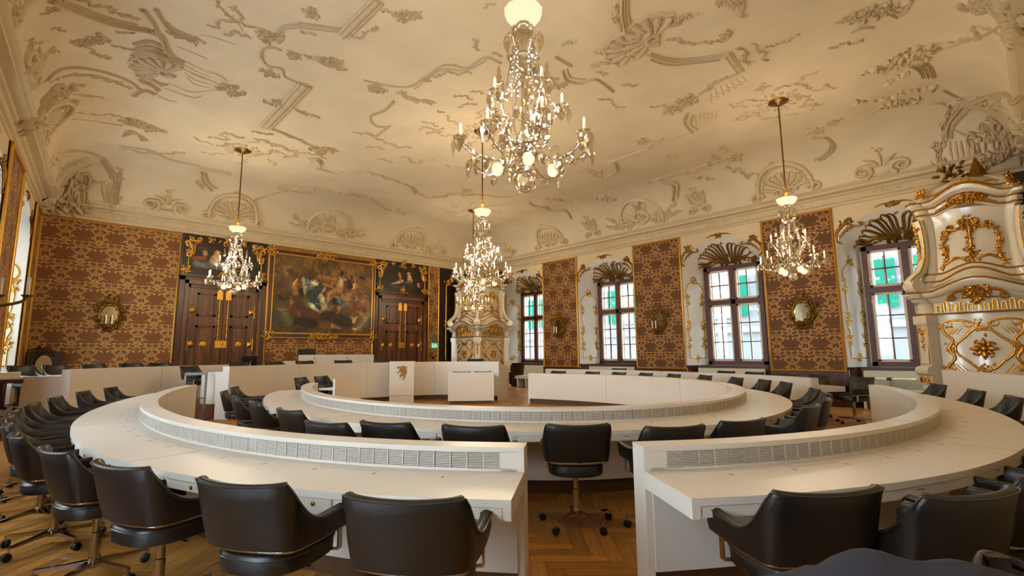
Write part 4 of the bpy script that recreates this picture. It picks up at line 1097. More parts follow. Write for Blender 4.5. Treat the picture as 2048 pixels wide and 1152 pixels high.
STUCCO = [["m",0.065,[[-0.45,9.52],[-0.13,9.95],[0.21,10.21],[0.51,10.27],[0.76,10.2]]],
["l",0.045,[[-0.18,9.62],[0.09,9.76],[0.38,9.92],[0.59,9.96]]],
["m",0.029,[[-0.33,9.58],[-0.02,9.92],[0.3,10.11],[0.61,10.14]]],
["m",0.064,[[0.8,10.2],[0.98,10.25],[1.08,10.61],[1.2,10.82]]],
["m",0.048,[[0.63,9.61],[0.79,9.87],[0.91,10.17],[1.12,10.65],[1.23,10.8]]],
["m",0.046,[[0.79,9.48],[0.9,9.7],[1.01,9.87]]],
["m",0.041,[[0.97,9.78],[1.15,9.88],[1.36,9.91]]],
["m",0.056,[[0.67,10.8],[0.84,10.56],[1.02,10.59]]],
["m",0.059,[[0.69,11.26],[0.86,10.93],[1.06,10.91],[1.4,10.89]]],
["m",0.05,[[0.68,11.03],[0.84,10.75],[1.02,10.76]]],
["m",0.036,[[0.74,11.47],[0.92,11.95],[1.13,12.15],[1.29,12.1]]],
["r",0.349,[[1.19,11.57]]],
["s",0.022,[[1.2,10.42],[1.45,10.44],[1.74,10.5]]],
["s",0.024,[[1.45,11.2],[1.94,11.31],[2.18,11.4]]],
["s",0.025,[[1.31,11.98],[1.74,12.11],[2.12,11.66]]],
["s",0.026,[[1.29,12.31],[1.82,12.36],[1.96,12.12]]],
["s",0.024,[[1.83,10.94],[2.09,10.99],[2.23,11.15]]],
["s",0.019,[[1.3,10.82],[1.6,10.93],[1.92,11.04]]],
["s",0.019,[[1.36,10.98],[1.63,11.11],[1.95,11.19]]],
["s",0.02,[[1.43,11.15],[1.67,11.3],[1.98,11.34]]],
["s",0.02,[[1.49,11.32],[1.7,11.5],[2.02,11.49]]],
["s",0.02,[[1.56,11.5],[1.74,11.7],[2.05,11.64]]],
["b",0.248,[[2.34,11.38]]],
["b",0.139,[[1.4,9.98]]],
["b",0.137,[[1.17,10.01]]],
["s",0.021,[[1.45,9.75],[1.67,9.66],[2.03,9.63]]],
["m",0.044,[[-0.5,11.94],[-0.39,11.79],[-0.22,11.81],[0.1,12.01],[0.45,12.23],[0.75,12.46],[0.88,12.67]]],
["l",0.054,[[-0.36,12.05],[-0.05,12.22],[0.29,12.4],[0.61,12.64],[0.77,12.74]]],
["m",0.019,[[-0.46,12.12],[-0.29,12.1],[0.03,12.21],[0.35,12.39],[0.64,12.67]]],
["m",0.061,[[0.89,12.26],[1.06,12.31],[1.21,12.48]]],
["m",0.048,[[0.83,12.07],[1.02,12.05],[1.24,12.2]]],
["m",0.054,[[0.84,13.11],[1.0,12.67],[1.17,12.73]]],
["s",0.034,[[1.17,12.73],[1.4,12.85],[1.61,12.83]]],
["b",0.297,[[-0.43,12.63]]],
["b",0.227,[[-0.28,12.72]]],
["b",0.263,[[-0.52,12.9]]],
["b",0.2,[[-0.24,13.43]]],
["l",0.049,[[-0.14,13.04],[0.09,13.22],[0.35,13.4]]],
["m",0.047,[[-0.5,13.31],[-0.4,13.37],[-0.33,13.21]]],
["l",0.05,[[-0.14,14.07],[0.2,14.25],[0.61,14.43],[0.91,14.55]]],
["m",0.032,[[-0.11,14.36],[0.36,14.82],[0.8,15.0]]],
["b",0.235,[[0.99,14.69]]],
["b",0.241,[[1.27,14.79]]],
["l",0.087,[[1.01,14.81],[1.32,14.82],[1.58,14.73]]],
["m",0.034,[[0.87,15.82],[0.92,15.29],[1.09,15.31],[1.29,15.83]]],
["m",0.035,[[0.93,15.72],[0.99,15.36],[1.18,15.41],[1.34,15.78]]],
["m",0.035,[[0.99,15.61],[1.07,15.42],[1.27,15.51],[1.4,15.73]]],
["m",0.039,[[0.84,16.53],[1.17,16.5],[1.6,16.47],[2.0,16.83],[2.39,16.88],[2.77,16.84]]],
["l",0.095,[[2.79,16.92],[3.2,16.97],[3.66,17.0]]],
["l",0.06,[[0.94,16.73],[1.46,16.77],[1.85,16.42],[2.25,16.06]]],
["b",0.18,[[3.46,16.96]]],
["m",0.066,[[-0.44,15.81],[-0.32,16.06],[0.02,16.56],[0.33,17.1],[0.7,17.86],[0.92,18.26],[0.96,18.51],[0.88,18.65]]],
["m",0.032,[[-0.35,16.63],[-0.21,16.61],[0.07,16.92],[0.35,17.44],[0.65,17.99],[0.84,18.33]]],
["s",0.042,[[-0.26,17.44],[-0.02,17.51],[0.19,17.3]]],
["s",0.044,[[0.23,18.21],[0.45,17.95]]],
["s",0.04,[[0.31,18.56],[0.81,18.4]]],
["b",0.278,[[0.18,18.6]]],
["b",0.273,[[-0.17,18.6]]],
["b",0.49,[[-0.3,18.73]]],
["b",0.388,[[0.06,18.72]]],
["s",0.08,[[0.68,18.44],[0.73,18.59],[0.78,18.66]]],
["s",0.057,[[0.82,18.46],[0.85,18.66]]],
["b",0.15,[[1.0,18.65]]],
["b",0.283,[[-0.06,17.35]]],
["l",0.069,[[0.92,17.94],[1.06,18.28],[1.05,18.53]]],
["m",0.055,[[2.97,17.33],[3.1,17.85],[3.41,18.13]]],
["m",0.043,[[3.07,17.34],[3.23,17.81],[3.5,18.03]]],
["l",0.075,[[2.91,17.83],[3.13,18.09]]],
["s",0.023,[[1.46,8.57],[1.66,8.82],[1.85,8.9],[2.05,9.2]]],
["l",0.039,[[1.5,8.6],[1.7,8.85],[1.83,8.92]]],
["l",0.033,[[1.49,9.37],[1.76,8.99],[2.12,8.86]]],
["l",0.039,[[1.75,8.49],[1.89,8.8]]],
["l",0.031,[[1.77,9.46],[1.96,9.22],[2.16,9.25]]],
["m",0.037,[[2.48,8.81],[2.49,8.53],[2.67,8.3],[2.9,8.12],[3.28,7.88]]],
["m",0.02,[[2.56,8.85],[2.56,8.56],[2.75,8.34],[3.32,7.98]]],
["b",0.207,[[2.36,8.96]]],
["b",0.116,[[2.71,7.8]]],
["m",0.036,[[2.49,9.73],[2.44,9.45],[2.55,9.24],[2.68,9.24]]],
["m",0.028,[[2.47,9.67],[2.65,9.93],[2.92,9.86],[3.05,10.12],[3.33,10.16],[3.51,10.1]]],
["b",0.156,[[2.77,10.19]]],
["b",0.125,[[2.93,9.25]]],
["M",0.145,[[3.48,10.13],[3.47,12.82]]],
["b",0.219,[[3.39,11.29]]],
["l",0.053,[[3.01,11.4],[3.35,11.56]]],
["l",0.064,[[3.58,11.35],[3.91,11.42],[4.22,11.4]]],
["m",0.045,[[3.6,12.78],[3.99,12.86],[4.62,13.08]]],
["l",0.051,[[3.99,12.86],[4.34,13.01],[4.68,13.11]]],
["b",0.258,[[5.06,13.28]]],
["m",0.034,[[5.04,14.12],[5.2,13.89],[5.46,14.13],[5.59,14.74]]],
["m",0.035,[[5.12,14.24],[5.24,14.0],[5.47,14.23],[5.59,14.74]]],
["m",0.035,[[5.21,14.36],[5.28,14.11],[5.47,14.32],[5.59,14.74]]],
["m",0.037,[[5.56,14.66],[6.2,14.74]]],
["l",0.053,[[3.15,9.05],[3.44,9.04],[3.83,9.04]]],
["b",0.174,[[3.59,8.99]]],
["l",0.087,[[5.06,17.17],[5.61,16.95],[6.15,17.01],[7.21,16.07]]],
["m",0.054,[[4.76,18.17],[5.15,17.84],[5.52,17.43]]],
["m",0.041,[[5.19,17.37],[6.24,17.23],[7.32,16.3]]],
["l",0.034,[[-0.42,10.28],[-0.36,10.42],[-0.29,10.49]]],
["l",0.037,[[-0.24,10.82],[-0.13,10.94],[-0.02,10.95]]],
["l",0.037,[[0.04,10.69],[0.14,10.79],[0.24,10.79]]],
["l",0.039,[[-0.02,11.16],[0.14,11.4],[0.29,11.52]]],
["l",0.04,[[0.13,11.46],[0.26,11.53],[0.4,11.49]]],
["l",0.037,[[0.33,10.49],[0.46,10.51],[0.58,10.43]]],
["l",0.039,[[0.33,10.98],[0.49,11.07],[0.64,11.05]]],
["l",0.033,[[-0.69,10.2],[-0.63,10.44],[-0.57,10.58]]],
["b",0.168,[[0.09,10.82]]],
["b",0.152,[[-0.07,10.98]]],
["b",0.087,[[-0.45,9.77]]],
["l",0.046,[[2.54,14.46],[2.98,14.23]]],
["l",0.047,[[2.81,14.87],[3.12,14.42]]],
["l",0.047,[[3.51,13.75],[3.97,13.67]]],
["l",0.049,[[3.85,14.63],[4.21,14.13]]],
["l",0.046,[[2.82,13.91],[3.25,13.83]]],
["l",0.049,[[3.93,13.87],[4.61,13.77]]],
["l",0.049,[[4.43,14.48],[4.82,13.76]]],
["l",0.045,[[3.27,13.36],[3.7,13.12]]],
["M",0.111,[[3.41,6.8],[3.37,8.04]]],
["m",0.034,[[2.68,8.22],[3.06,8.01],[3.29,7.97]]],
["b",0.11,[[2.74,7.87]]],
["b",0.143,[[3.88,6.87]]],
["b",0.111,[[4.07,6.69]]],
["l",0.039,[[3.57,6.96],[3.85,6.89],[4.12,6.71]]],
["l",0.035,[[3.42,8.11],[3.65,7.82],[3.7,7.42]]],
["l",0.034,[[2.75,8.43],[2.99,8.35]]],
["l",0.053,[[3.05,9.06],[3.39,9.09],[3.84,9.04]]],
["b",0.173,[[3.54,8.99]]],
["m",0.031,[[4.34,9.14],[4.87,8.97],[5.18,8.69],[5.21,8.22],[5.24,7.64],[5.39,7.45],[5.67,7.33],[5.7,6.82],[6.05,6.76]]],
["m",0.019,[[5.3,8.74],[5.3,8.28],[5.31,7.72],[5.7,7.42],[5.78,6.91]]],
["b",0.096,[[5.29,8.24]]],
["l",0.039,[[5.28,8.05],[5.5,7.67],[5.86,7.44]]],
["b",0.182,[[4.66,9.26]]],
["l",0.077,[[5.05,9.12],[5.43,9.1],[5.92,9.0]]],
["l",0.044,[[5.15,6.54],[5.44,6.73]]],
["l",0.037,[[5.71,6.65],[5.91,6.55]]],
["m",0.037,[[5.23,9.51],[5.28,10.06],[5.18,10.53],[5.52,10.9],[5.78,10.67]]],
["m",0.035,[[5.77,10.75],[5.79,11.4]]],
["l",0.048,[[5.51,11.5],[6.01,11.51],[6.49,11.65],[6.86,11.45]]],
["l",0.04,[[5.28,11.56],[5.58,11.43]]],
["l",0.052,[[6.95,12.23],[7.6,12.23],[7.77,11.68]]],
["l",0.039,[[6.43,10.37],[6.84,9.86]]],
["l",0.037,[[6.22,9.21],[6.41,9.17]]],
["l",0.048,[[8.28,11.82],[8.91,11.68],[9.06,11.12]]],
["m",0.038,[[6.73,5.89],[7.17,5.88]]],
["m",0.037,[[7.17,6.11],[7.51,6.28],[7.84,6.13],[7.93,5.84],[8.62,5.89]]],
["m",0.02,[[7.19,6.0],[7.49,6.15],[7.78,5.98]]],
["l",0.058,[[7.11,6.45],[7.59,6.61]]],
["b",0.123,[[7.57,6.43]]],
["l",0.049,[[6.54,5.58],[6.59,5.3]]],
["l",0.044,[[7.11,5.3],[7.25,5.09]]],
["l",0.053,[[7.43,5.6],[7.63,5.33]]],
["l",0.047,[[7.7,5.72],[7.88,5.56]]],
["l",0.045,[[8.55,5.64],[8.76,5.35]]],
["l",0.04,[[8.63,6.32],[9.39,6.12]]],
["m",0.06,[[6.33,4.08],[6.59,4.26],[6.82,4.39],[7.23,4.57],[7.53,4.6]]],
["m",0.027,[[6.4,4.01],[6.67,4.2],[6.9,4.31],[7.26,4.47],[7.49,4.45]]],
["l",0.066,[[6.35,4.24],[6.64,4.48],[7.34,4.77]]],
["r",0.363,[[7.63,4.67]]],
["b",0.181,[[7.32,4.95]]],
["l",0.044,[[7.13,5.28],[7.46,5.07]]],
["m",0.056,[[5.83,17.02],[6.51,16.69],[7.21,16.07],[8.0,16.22],[8.94,16.96],[9.4,17.2]]],
["l",0.082,[[5.9,17.21],[6.74,16.76],[7.4,16.18],[8.26,16.43]]],
["l",0.125,[[9.23,17.04],[10.13,17.11]]],
["m",0.041,[[8.23,14.12],[8.75,14.3],[9.21,14.72],[9.79,14.79],[10.2,13.7],[10.97,13.24],[11.77,12.89],[11.88,11.8],[11.89,10.62]]],
["l",0.076,[[9.78,14.65],[10.22,13.74],[10.98,13.36]]],
["m",0.082,[[8.7,14.35],[9.05,14.72]]],
["b",0.175,[[10.21,13.27]]],
["m",0.036,[[5.52,14.69],[6.12,14.7],[6.68,13.98],[7.24,13.93],[8.11,14.1]]],
["l",0.056,[[6.21,14.62],[6.72,14.06],[7.28,14.0],[8.06,14.15]]],
["m",0.045,[[11.86,8.42],[11.85,7.66],[11.89,6.99]]],
["b",0.209,[[11.3,6.93]]],
["m",0.054,[[12.04,8.26],[12.61,8.59],[12.84,9.06]]],
["b",0.244,[[12.24,9.14]]],
["l",0.063,[[11.67,9.22],[12.89,9.24]]],
["l",0.077,[[12.89,12.81],[14.09,12.93],[14.7,12.45]]],
["l",0.099,[[12.99,12.11],[14.03,11.5],[14.28,10.61],[14.68,10.22]]],
["b",0.254,[[14.46,10.48]]],
["m",0.061,[[14.21,13.14],[14.45,12.43],[15.04,12.55]]],
["m",0.071,[[15.16,9.4],[15.41,9.74],[15.56,9.85]]],
["l",0.034,[[6.08,8.4],[6.25,8.27],[6.5,8.25]]],
["l",0.034,[[6.3,7.99],[6.38,7.89],[6.53,7.88]]],
["l",0.035,[[6.48,8.73],[6.56,8.47],[6.73,8.33]]],
["l",0.042,[[5.94,12.24],[6.09,12.04],[6.35,12.04]]],
["l",0.045,[[6.52,12.8],[6.7,12.68],[7.0,12.76]]],
["l",0.038,[[6.27,9.95],[6.42,9.84],[6.67,9.87]]],
["l",0.04,[[6.7,10.43],[6.76,10.18],[6.93,10.07]]],
["l",0.025,[[4.79,5.78],[4.81,5.65],[4.87,5.58]]],
["l",0.051,[[10.42,12.17],[10.4,11.75],[10.56,11.56]]],
["l",0.043,[[5.03,13.05],[5.2,12.93],[5.45,13.02]]],
["l",0.042,[[4.43,13.09],[4.73,13.1],[5.13,13.3]]],
["l",0.044,[[4.78,13.79],[5.06,13.67],[5.44,13.77]]],
["r",0.404,[[7.62,4.28]]],
["m",0.063,[[8.0,4.59],[8.47,4.43],[8.79,4.1],[9.02,3.76],[9.1,3.52]]],
["m",0.028,[[8.16,4.69],[8.62,4.52],[8.92,4.16],[9.2,3.76]]],
["M",0.083,[[9.13,3.57],[9.94,3.66]]],
["l",0.045,[[7.9,4.11],[8.23,3.89],[8.53,3.65],[8.64,3.36]]],
["b",0.124,[[8.49,3.33]]],
["l",0.064,[[9.05,3.39],[9.72,3.39]]],
["l",0.034,[[9.12,3.16],[9.48,3.08],[9.51,2.73],[9.48,2.43]]],
["l",0.048,[[9.49,3.15],[9.91,3.12]]],
["b",0.161,[[7.34,3.95]]],
["b",0.14,[[7.52,3.78]]],
["l",0.041,[[7.47,3.68],[7.61,3.43]]],
["l",0.06,[[7.51,3.07],[7.84,2.88],[8.32,2.91]]],
["b",0.165,[[7.8,2.86]]],
["m",0.034,[[9.96,3.69],[9.96,4.15],[10.14,4.64]]],
["l",0.043,[[10.1,4.57],[9.93,4.18],[9.9,3.95]]],
["s",0.018,[[10.46,4.65],[10.67,4.52]]],
["s",0.019,[[10.15,4.41],[10.78,4.66]]],
["s",0.018,[[10.43,4.51],[10.63,4.37]]],
["s",0.018,[[10.14,4.29],[10.72,4.49]]],
["s",0.018,[[10.41,4.37],[10.58,4.22]]],
["s",0.018,[[10.12,4.17],[10.67,4.33]]],
["s",0.018,[[10.38,4.23],[10.54,4.08]]],
["s",0.018,[[10.11,4.05],[10.61,4.17]]],
["s",0.017,[[10.36,4.1],[10.5,3.94]]],
["s",0.018,[[10.1,3.94],[10.56,4.02]]],
["s",0.017,[[10.34,3.97],[10.46,3.8]]],
["s",0.017,[[10.09,3.82],[10.51,3.87]]],
["s",0.017,[[10.31,3.84],[10.42,3.67]]],
["s",0.017,[[10.08,3.71],[10.46,3.72]]],
["b",0.229,[[10.19,4.95]]],
["b",0.237,[[10.3,5.41]]],
["l",0.042,[[9.79,5.68],[10.07,5.43]]],
["m",0.04,[[10.77,5.25],[11.2,5.56],[11.89,5.69]]],
["m",0.03,[[10.96,5.22],[11.37,5.48],[11.83,5.52]]],
["s",0.021,[[10.95,5.16],[11.75,5.51]]],
["s",0.019,[[11.01,5.24],[11.25,4.69]]],
["s",0.021,[[11.0,5.07],[11.73,5.41]]],
["s",0.019,[[11.12,5.3],[11.39,4.75]]],
["s",0.02,[[11.05,4.99],[11.72,5.3]]],
["s",0.02,[[11.24,5.36],[11.53,4.81]]],
["s",0.02,[[11.1,4.9],[11.7,5.2]]],
["s",0.02,[[11.37,5.43],[11.67,4.88]]],
["s",0.02,[[11.15,4.82],[11.68,5.1]]],
["s",0.02,[[11.49,5.49],[11.82,4.94]]],
["s",0.02,[[11.2,4.73],[11.67,5.0]]],
["s",0.02,[[11.62,5.55],[11.97,5.01]]],
["m",0.033,[[11.84,5.69],[11.83,6.32],[11.91,6.99]]],
["l",0.067,[[11.56,6.4],[11.77,6.9]]],
["l",0.041,[[11.2,4.28],[11.22,4.04],[11.39,3.87]]],
["l",0.043,[[11.73,4.32],[11.92,4.18],[12.27,4.1]]],
["l",0.039,[[10.94,3.7],[10.88,3.55],[10.96,3.45]]],
["l",0.039,[[11.2,3.46],[11.18,3.28],[11.29,3.16]]],
["l",0.039,[[11.27,3.07],[11.41,2.96],[11.71,2.89]]],
["l",0.041,[[11.75,3.31],[11.97,3.13],[12.36,3.0]]],
["l",0.042,[[12.49,3.37],[12.52,3.12],[12.71,2.93]]],
["l",0.044,[[12.49,4.18],[12.5,4.0],[12.68,3.87]]],
["l",0.044,[[11.97,4.65],[11.92,4.44],[12.05,4.3]]],
["l",0.039,[[11.81,2.69],[11.79,2.62],[11.91,2.6]]],
["l",0.044,[[12.71,3.84],[12.68,3.63],[12.82,3.47]]],
["b",0.239,[[9.76,1.39]]],
["b",0.173,[[9.68,1.6]]],
["b",0.168,[[9.79,1.21]]],
["m",0.034,[[10.07,1.17],[10.21,1.09],[9.98,0.94]]],
["m",0.034,[[9.91,1.14],[10.08,1.04],[9.86,0.9]]],
["m",0.033,[[9.75,1.12],[9.95,1.0],[9.75,0.85]]],
["m",0.032,[[10.14,1.76],[10.14,1.61],[10.29,1.46]]],
["m",0.025,[[9.94,1.51],[10.05,1.62],[10.17,1.77]]],
["l",0.049,[[10.36,2.2],[10.43,1.92],[10.59,1.71]]],
["b",0.105,[[9.65,1.77]]],
["m",0.029,[[11.83,0.83],[11.44,0.42],[10.69,0.05],[9.53,-0.14]]],
["l",0.045,[[11.64,0.81],[11.26,0.41],[10.53,0.05],[9.25,-0.16]]],
["b",0.31,[[11.78,1.08]]],
["b",0.239,[[11.84,1.37]]],
["b",0.188,[[11.61,0.89]]],
["m",0.049,[[12.28,1.21],[12.55,1.13],[12.95,1.11]]],
["m",0.049,[[12.25,1.12],[12.54,1.04],[12.99,1.03]]],
["m",0.049,[[12.21,1.02],[12.53,0.96],[13.03,0.96]]],
["l",0.107,[[11.82,1.86],[12.07,1.64],[12.13,1.38]]],
["l",0.085,[[12.79,1.8],[12.69,1.57],[12.56,1.32]]],
["b",0.246,[[9.13,-0.11]]],
["b",0.178,[[9.72,0.03]]],
["m",0.039,[[9.12,-0.17],[9.4,-0.23],[9.58,-0.28]]],
["b",0.143,[[10.03,0.22]]],
["l",0.098,[[13.23,2.45],[13.5,1.97],[13.46,1.41],[13.67,0.97]]],
["m",0.045,[[13.8,1.94],[14.22,2.46],[14.14,2.87],[14.14,3.59]]],
["l",0.093,[[13.83,1.91],[14.22,1.42],[13.91,1.34]]],
["b",0.216,[[13.97,1.78]]],
["b",0.21,[[14.17,3.48]]],
["b",0.172,[[13.97,3.0]]],
["m",0.049,[[14.51,3.6],[14.68,3.32],[15.04,3.36],[15.26,3.69]]],
["m",0.049,[[14.55,3.57],[14.67,3.33],[15.06,3.31],[15.27,3.65]]],
["m",0.049,[[14.59,3.53],[14.67,3.34],[15.07,3.27],[15.28,3.6]]],
["m",0.04,[[13.82,0.89],[14.35,0.65],[14.12,0.39]]],
["m",0.07,[[15.46,1.07],[15.22,0.99],[14.94,0.77],[14.38,0.4],[13.21,-0.02],[12.04,-0.24]]],
["m",0.033,[[15.48,0.97],[15.29,0.89],[15.11,0.69],[14.74,0.36]]],
["l",0.093,[[15.41,1.15],[15.14,1.08],[14.82,0.89],[14.35,0.65]]],
["b",0.299,[[14.37,0.12]]],
["b",0.24,[[13.71,-0.1]]],
["M",0.083,[[15.43,0.5],[15.6,0.11]]],
["M",0.063,[[15.29,0.34],[15.46,-0.01]]],
["b",0.231,[[15.59,0.2]]],
["b",0.262,[[15.64,0.43]]],
["s",0.043,[[15.36,0.91],[15.53,0.66],[15.58,0.43]]],
["s",0.046,[[14.49,1.2],[14.56,1.03],[14.82,0.89]]],
["s",0.039,[[15.51,1.01],[15.61,1.03],[15.64,1.01]]],
["s",0.039,[[15.53,0.91],[15.62,0.92],[15.66,0.91]]],
["s",0.038,[[15.54,0.82],[15.63,0.82],[15.68,0.8]]],
["s",0.038,[[15.56,0.72],[15.63,0.72],[15.7,0.7]]],
["s",0.038,[[15.57,0.63],[15.64,0.63],[15.72,0.6]]],
["s",0.038,[[15.58,0.53],[15.64,0.53],[15.74,0.5]]],
["b",0.148,[[15.64,1.24]]],
["b",0.274,[[15.64,0.04]]],
["l",0.088,[[14.37,8.49],[14.3,7.71],[14.4,6.87],[14.26,5.98],[14.15,5.69]]],
["m",0.044,[[14.24,8.41],[14.18,7.57],[14.25,6.73],[14.21,5.83]]],
["b",0.235,[[14.26,5.57]]],
["l",0.074,[[14.66,5.98],[15.12,5.7],[15.29,5.31]]],
["m",0.061,[[14.57,8.16],[14.87,7.89],[15.34,8.2]]],
["m",0.04,[[14.47,7.95],[14.84,7.72],[15.32,8.01]]],
["l",0.069,[[13.15,5.48],[13.78,5.65]]],
["l",0.071,[[12.79,7.12],[12.97,6.77]]],
["l",0.077,[[14.7,7.03],[15.04,6.67]]],
["l",0.06,[[13.49,6.1],[14.04,6.0]]],
["m",0.033,[[15.26,3.79],[15.17,3.52],[15.04,3.36]]]]
# ------------------------------------------------------------------ stucco of the ceiling (plan positions x, y in metres; each piece snaps to the vault)
def stucco_piece(kind, w, P, rg):
    b = MB(); name = None
    if kind == 'm':
        Q = [(p.x, p.y) for p in resample(catmull([(x, y, 0) for x, y in P], 5), max(.08, w * 1.2))]
        sp = [s_ceil(*q_) for q_ in Q]; mould(b, [a_ for a_, _ in sp], [c_ for _, c_ in sp], w * .8); name = 'stucco_moulding'
        if w > .03:
            for e_ in (0, -1): lay(b, spiral(Q[e_][0], Q[e_][1], w * 1.1, rg.uniform(0, 6), 1.2, w * .35, sgn=rg.choice((-1, 1))), s_ceil, 1.6, 4)
        if False:
            n = len(Q); off = []
            for i in range(n):
                a, c = Q[max(i - 1, 0)], Q[min(i + 1, n - 1)]; dx, dy = c[0] - a[0], c[1] - a[1]; l = math.hypot(dx, dy) + 1e-9
                off.append((Q[i][0] - dy / l * w * .85, Q[i][1] + dx / l * w * .85))
            lay(b, [(off, w * .28)], s_ceil, 1.0, 4)
    elif kind == 'M':
        (x0, y0), (x1, y1) = P[0], P[-1]; dx, dy = x1 - x0, y1 - y0; l = math.hypot(dx, dy); nx, ny = -dy / l, dx / l
        for o, r in ((-.75, .28), (0, .6), (.75, .28)): lay(b, [([(x0 + nx * w * o + dx * t / 4, y0 + ny * w * o + dy * t / 4) for t in range(5)], w * r)], s_ceil, 1.5 if r < .5 else .8, 4)
        name = 'stucco_bar'
    elif kind == 'l':
        wp = [P[0]]
        for (xa, ya), (xb, yb) in zip(P, P[1:]):
            dx, dy = xb - xa, yb - ya; o_ = rg.choice((-1, 1)) * rg.uniform(.10, .2)
            wp += [(xa + dx * .35 - dy * o_, ya + dy * .35 + dx * o_), (xa + dx * .7 + dy * o_ * .7, ya + dy * .7 - dx * o_ * .7), (xb, yb)]
        P = [(p.x, p.y) for p in catmull([(x, y, 0) for x, y in wp], 3)]
        lay(b, leafrow(P, w * .55, w * 2.6, rg), s_ceil, 1.9, 4); lay(b, [([(p.x, p.y) for p in catmull([(x, y, 0) for x, y in P], 3)], w * .16)], s_ceil, 1, 3); name = 'stucco_garland'
    elif kind == 's':
        lay(b, curve2(P, w * .75, 4, .5, .4), s_ceil, 1.0, 4); name = 'stucco_tendril'
    elif kind == 'b':
        lay(b, clump(P[0][0], P[0][1], w * 1.35, w * .22, rg, 11), s_ceil, 1.8, 4)
        lay(b, clump(P[0][0], P[0][1], w * .8, w * .20, rg, 6), s_ceil, 2.2, 4); name = 'stucco_cluster'
    elif kind == 'r':
        a = math.atan2(P[0][1], P[0][0])
        lay(b, shell(P[0][0], P[0][1], w * 1.5, a + .6, a + 2 * PI - .6 - 2.0, 9, w * .2) + spiral(P[0][0], P[0][1], w * .45, 0, 1.2, w * .18), s_ceil, 1.1, 4); name = 'stucco_shell'
    b.build(name, M_ORN, ceil, 60)
_rg = random.Random(77)
for k, w, P in STUCCO: stucco_piece(k, w, P, _rg)
# cartouches standing on the cornice in the cove
def cov(wall, strokes, name, h=1.2):
    b = MB(); lay(b, strokes, s_cove(wall), h * 1.7, 5); b.build(name, M_ORNW, ceil, 60)
def c_shell(wall, u, s=1.0):
    a = [([(u + s * .62 * math.cos(t), .10 + s * .95 * max(0, math.sin(t)) ** .8) for t in [PI * k / 22 for k in range(23)]], .05 * s), ([(u + s * .52 * math.cos(t), .10 + s * .82 * max(0, math.sin(t)) ** .8) for t in [PI * k / 22 for k in range(23)]], .022 * s)]
    a += shell(u, .22, .52 * s, .25, PI - .25, 9, .045 * s)
    a += spiral(u - .66 * s, .12, .17 * s, 0, 1.4, .045 * s, sgn=1) + spiral(u + .66 * s, .12, .17 * s, PI, 1.4, .045 * s, sgn=-1) + spiral(u - .16, .16, .15 * s, PI, 1.2, .04 * s, sgn=-1) + spiral(u + .16, .16, .15 * s, 0, 1.2, .04 * s)
    a += clump(u, 1.05 * s, .24, .04, random.Random(int(u * 7)), 9, .6) + leafrow([(u - .62 * s, .5), (u - .5 * s, .85), (u - .2, 1.05)], .04, .16, random.Random(1)) + leafrow([(u + .62 * s, .5), (u + .5 * s, .85), (u + .2, 1.05)], .04, .16, random.Random(2))
    cov(wall, a, 'stucco_shell_cartouche')
def c_pair(wall, u):
    a = spiral(u - .42, .22, .24, -1.2, 1.6, .055, sgn=1) + spiral(u + .42, .22, .24, PI + 1.2, 1.6, .055, sgn=-1)
    a += curve2([(u - .22, .10), (u, .02), (u + .22, .10)], .05, 6)
    for q in (-.8, -.45, 0, .45, .8): a += leaf(u + q * .12, .30, PI / 2 - q * .8, .50 - abs(q) * .12, .05, -q)
    a += clump(u, .85, .14, .03, random.Random(4), 6)
    cov(wall, a, 'stucco_scroll_pair')
def c_small(wall, u):
    a = [([(u - .22, .5), (u - .28, .95), (u - .05, .85), (u + .05, .98), (u + .12, .85), (u + .30, .95), (u + .22, .5), (u, .42), (u - .22, .5)], .04)]
    a += spiral(u - .25, .2, .17, 0, 1.4, .045) + spiral(u + .25, .2, .17, PI, 1.4, .045, sgn=-1) + clump(u, 1.05, .18, .035, random.Random(6), 7) + clump(u, .68, .16, .03, random.Random(9), 7)
    for k in range(4): a += [([(u - .18 + .09 * k, .52), (u - .10 + .09 * k, .86)], .012)]
    cov(wall, a, 'stucco_small_cartouche')
def c_trophy(wall, u, seed):
    rg = random.Random(seed)
    a = [([(u + .85 * math.cos(t), .2 + 1.15 * max(0, math.sin(t)) ** .8) for t in [PI * k / 24 for k in range(25)]], .05)]
    for k in range(9):
        t = rg.uniform(.2, PI - .2); a += curve2([(u + .15 * math.cos(t), .35), (u + (.9 + .2 * rg.random()) * math.cos(t), .35 + .8 * math.sin(t))], .035, 4, .8, .5)
    a += [([(u + .30 * math.cos(t), .48 + .28 * math.sin(t)) for t in [2 * PI * k / 24 for k in range(25)]], .05)] + clump(u, .48, .25, .045, rg, 10) + clump(u, .85, .22, .05, rg, 9) + spiral(u - .55, .2, .2, 0, 1.4, .05) + spiral(u + .55, .2, .2, PI, 1.4, .05, sgn=-1)
    for s in (-1, 1):
        a += clump(u + s * .75, .35, .36, .06, rg, 9) + leafrow([(u + s * .9, .3), (u + s * 1.15, .55), (u + s * 1.4, .75)], .07, .22, rg) + leafrow([(u + s * .8, .2), (u + s * 1.2, .3), (u + s * 1.5, .40)], .06, .2, rg)
    cov(wall, a, 'stucco_trophy')
for u in (4.2, 11.2): c_shell('b', u, 1.2)
for u in (2.3, 12.6): c_pair('b', u)
c_trophy('b', 7.55, 5); c_shell('b', 14.6, .8)
for u in (14.2, 4.75): c_shell('r', u, 1.2)
for u in (17.0, 2.4): c_pair('r', u)
for u in (11.9, 7.4): c_small('r', u)
c_trophy('r', 9.6, 8)
for u in (13.6, 8.6): c_shell('l', u)
for u in (16.2, 11.0, 6.2): c_pair('l', u)
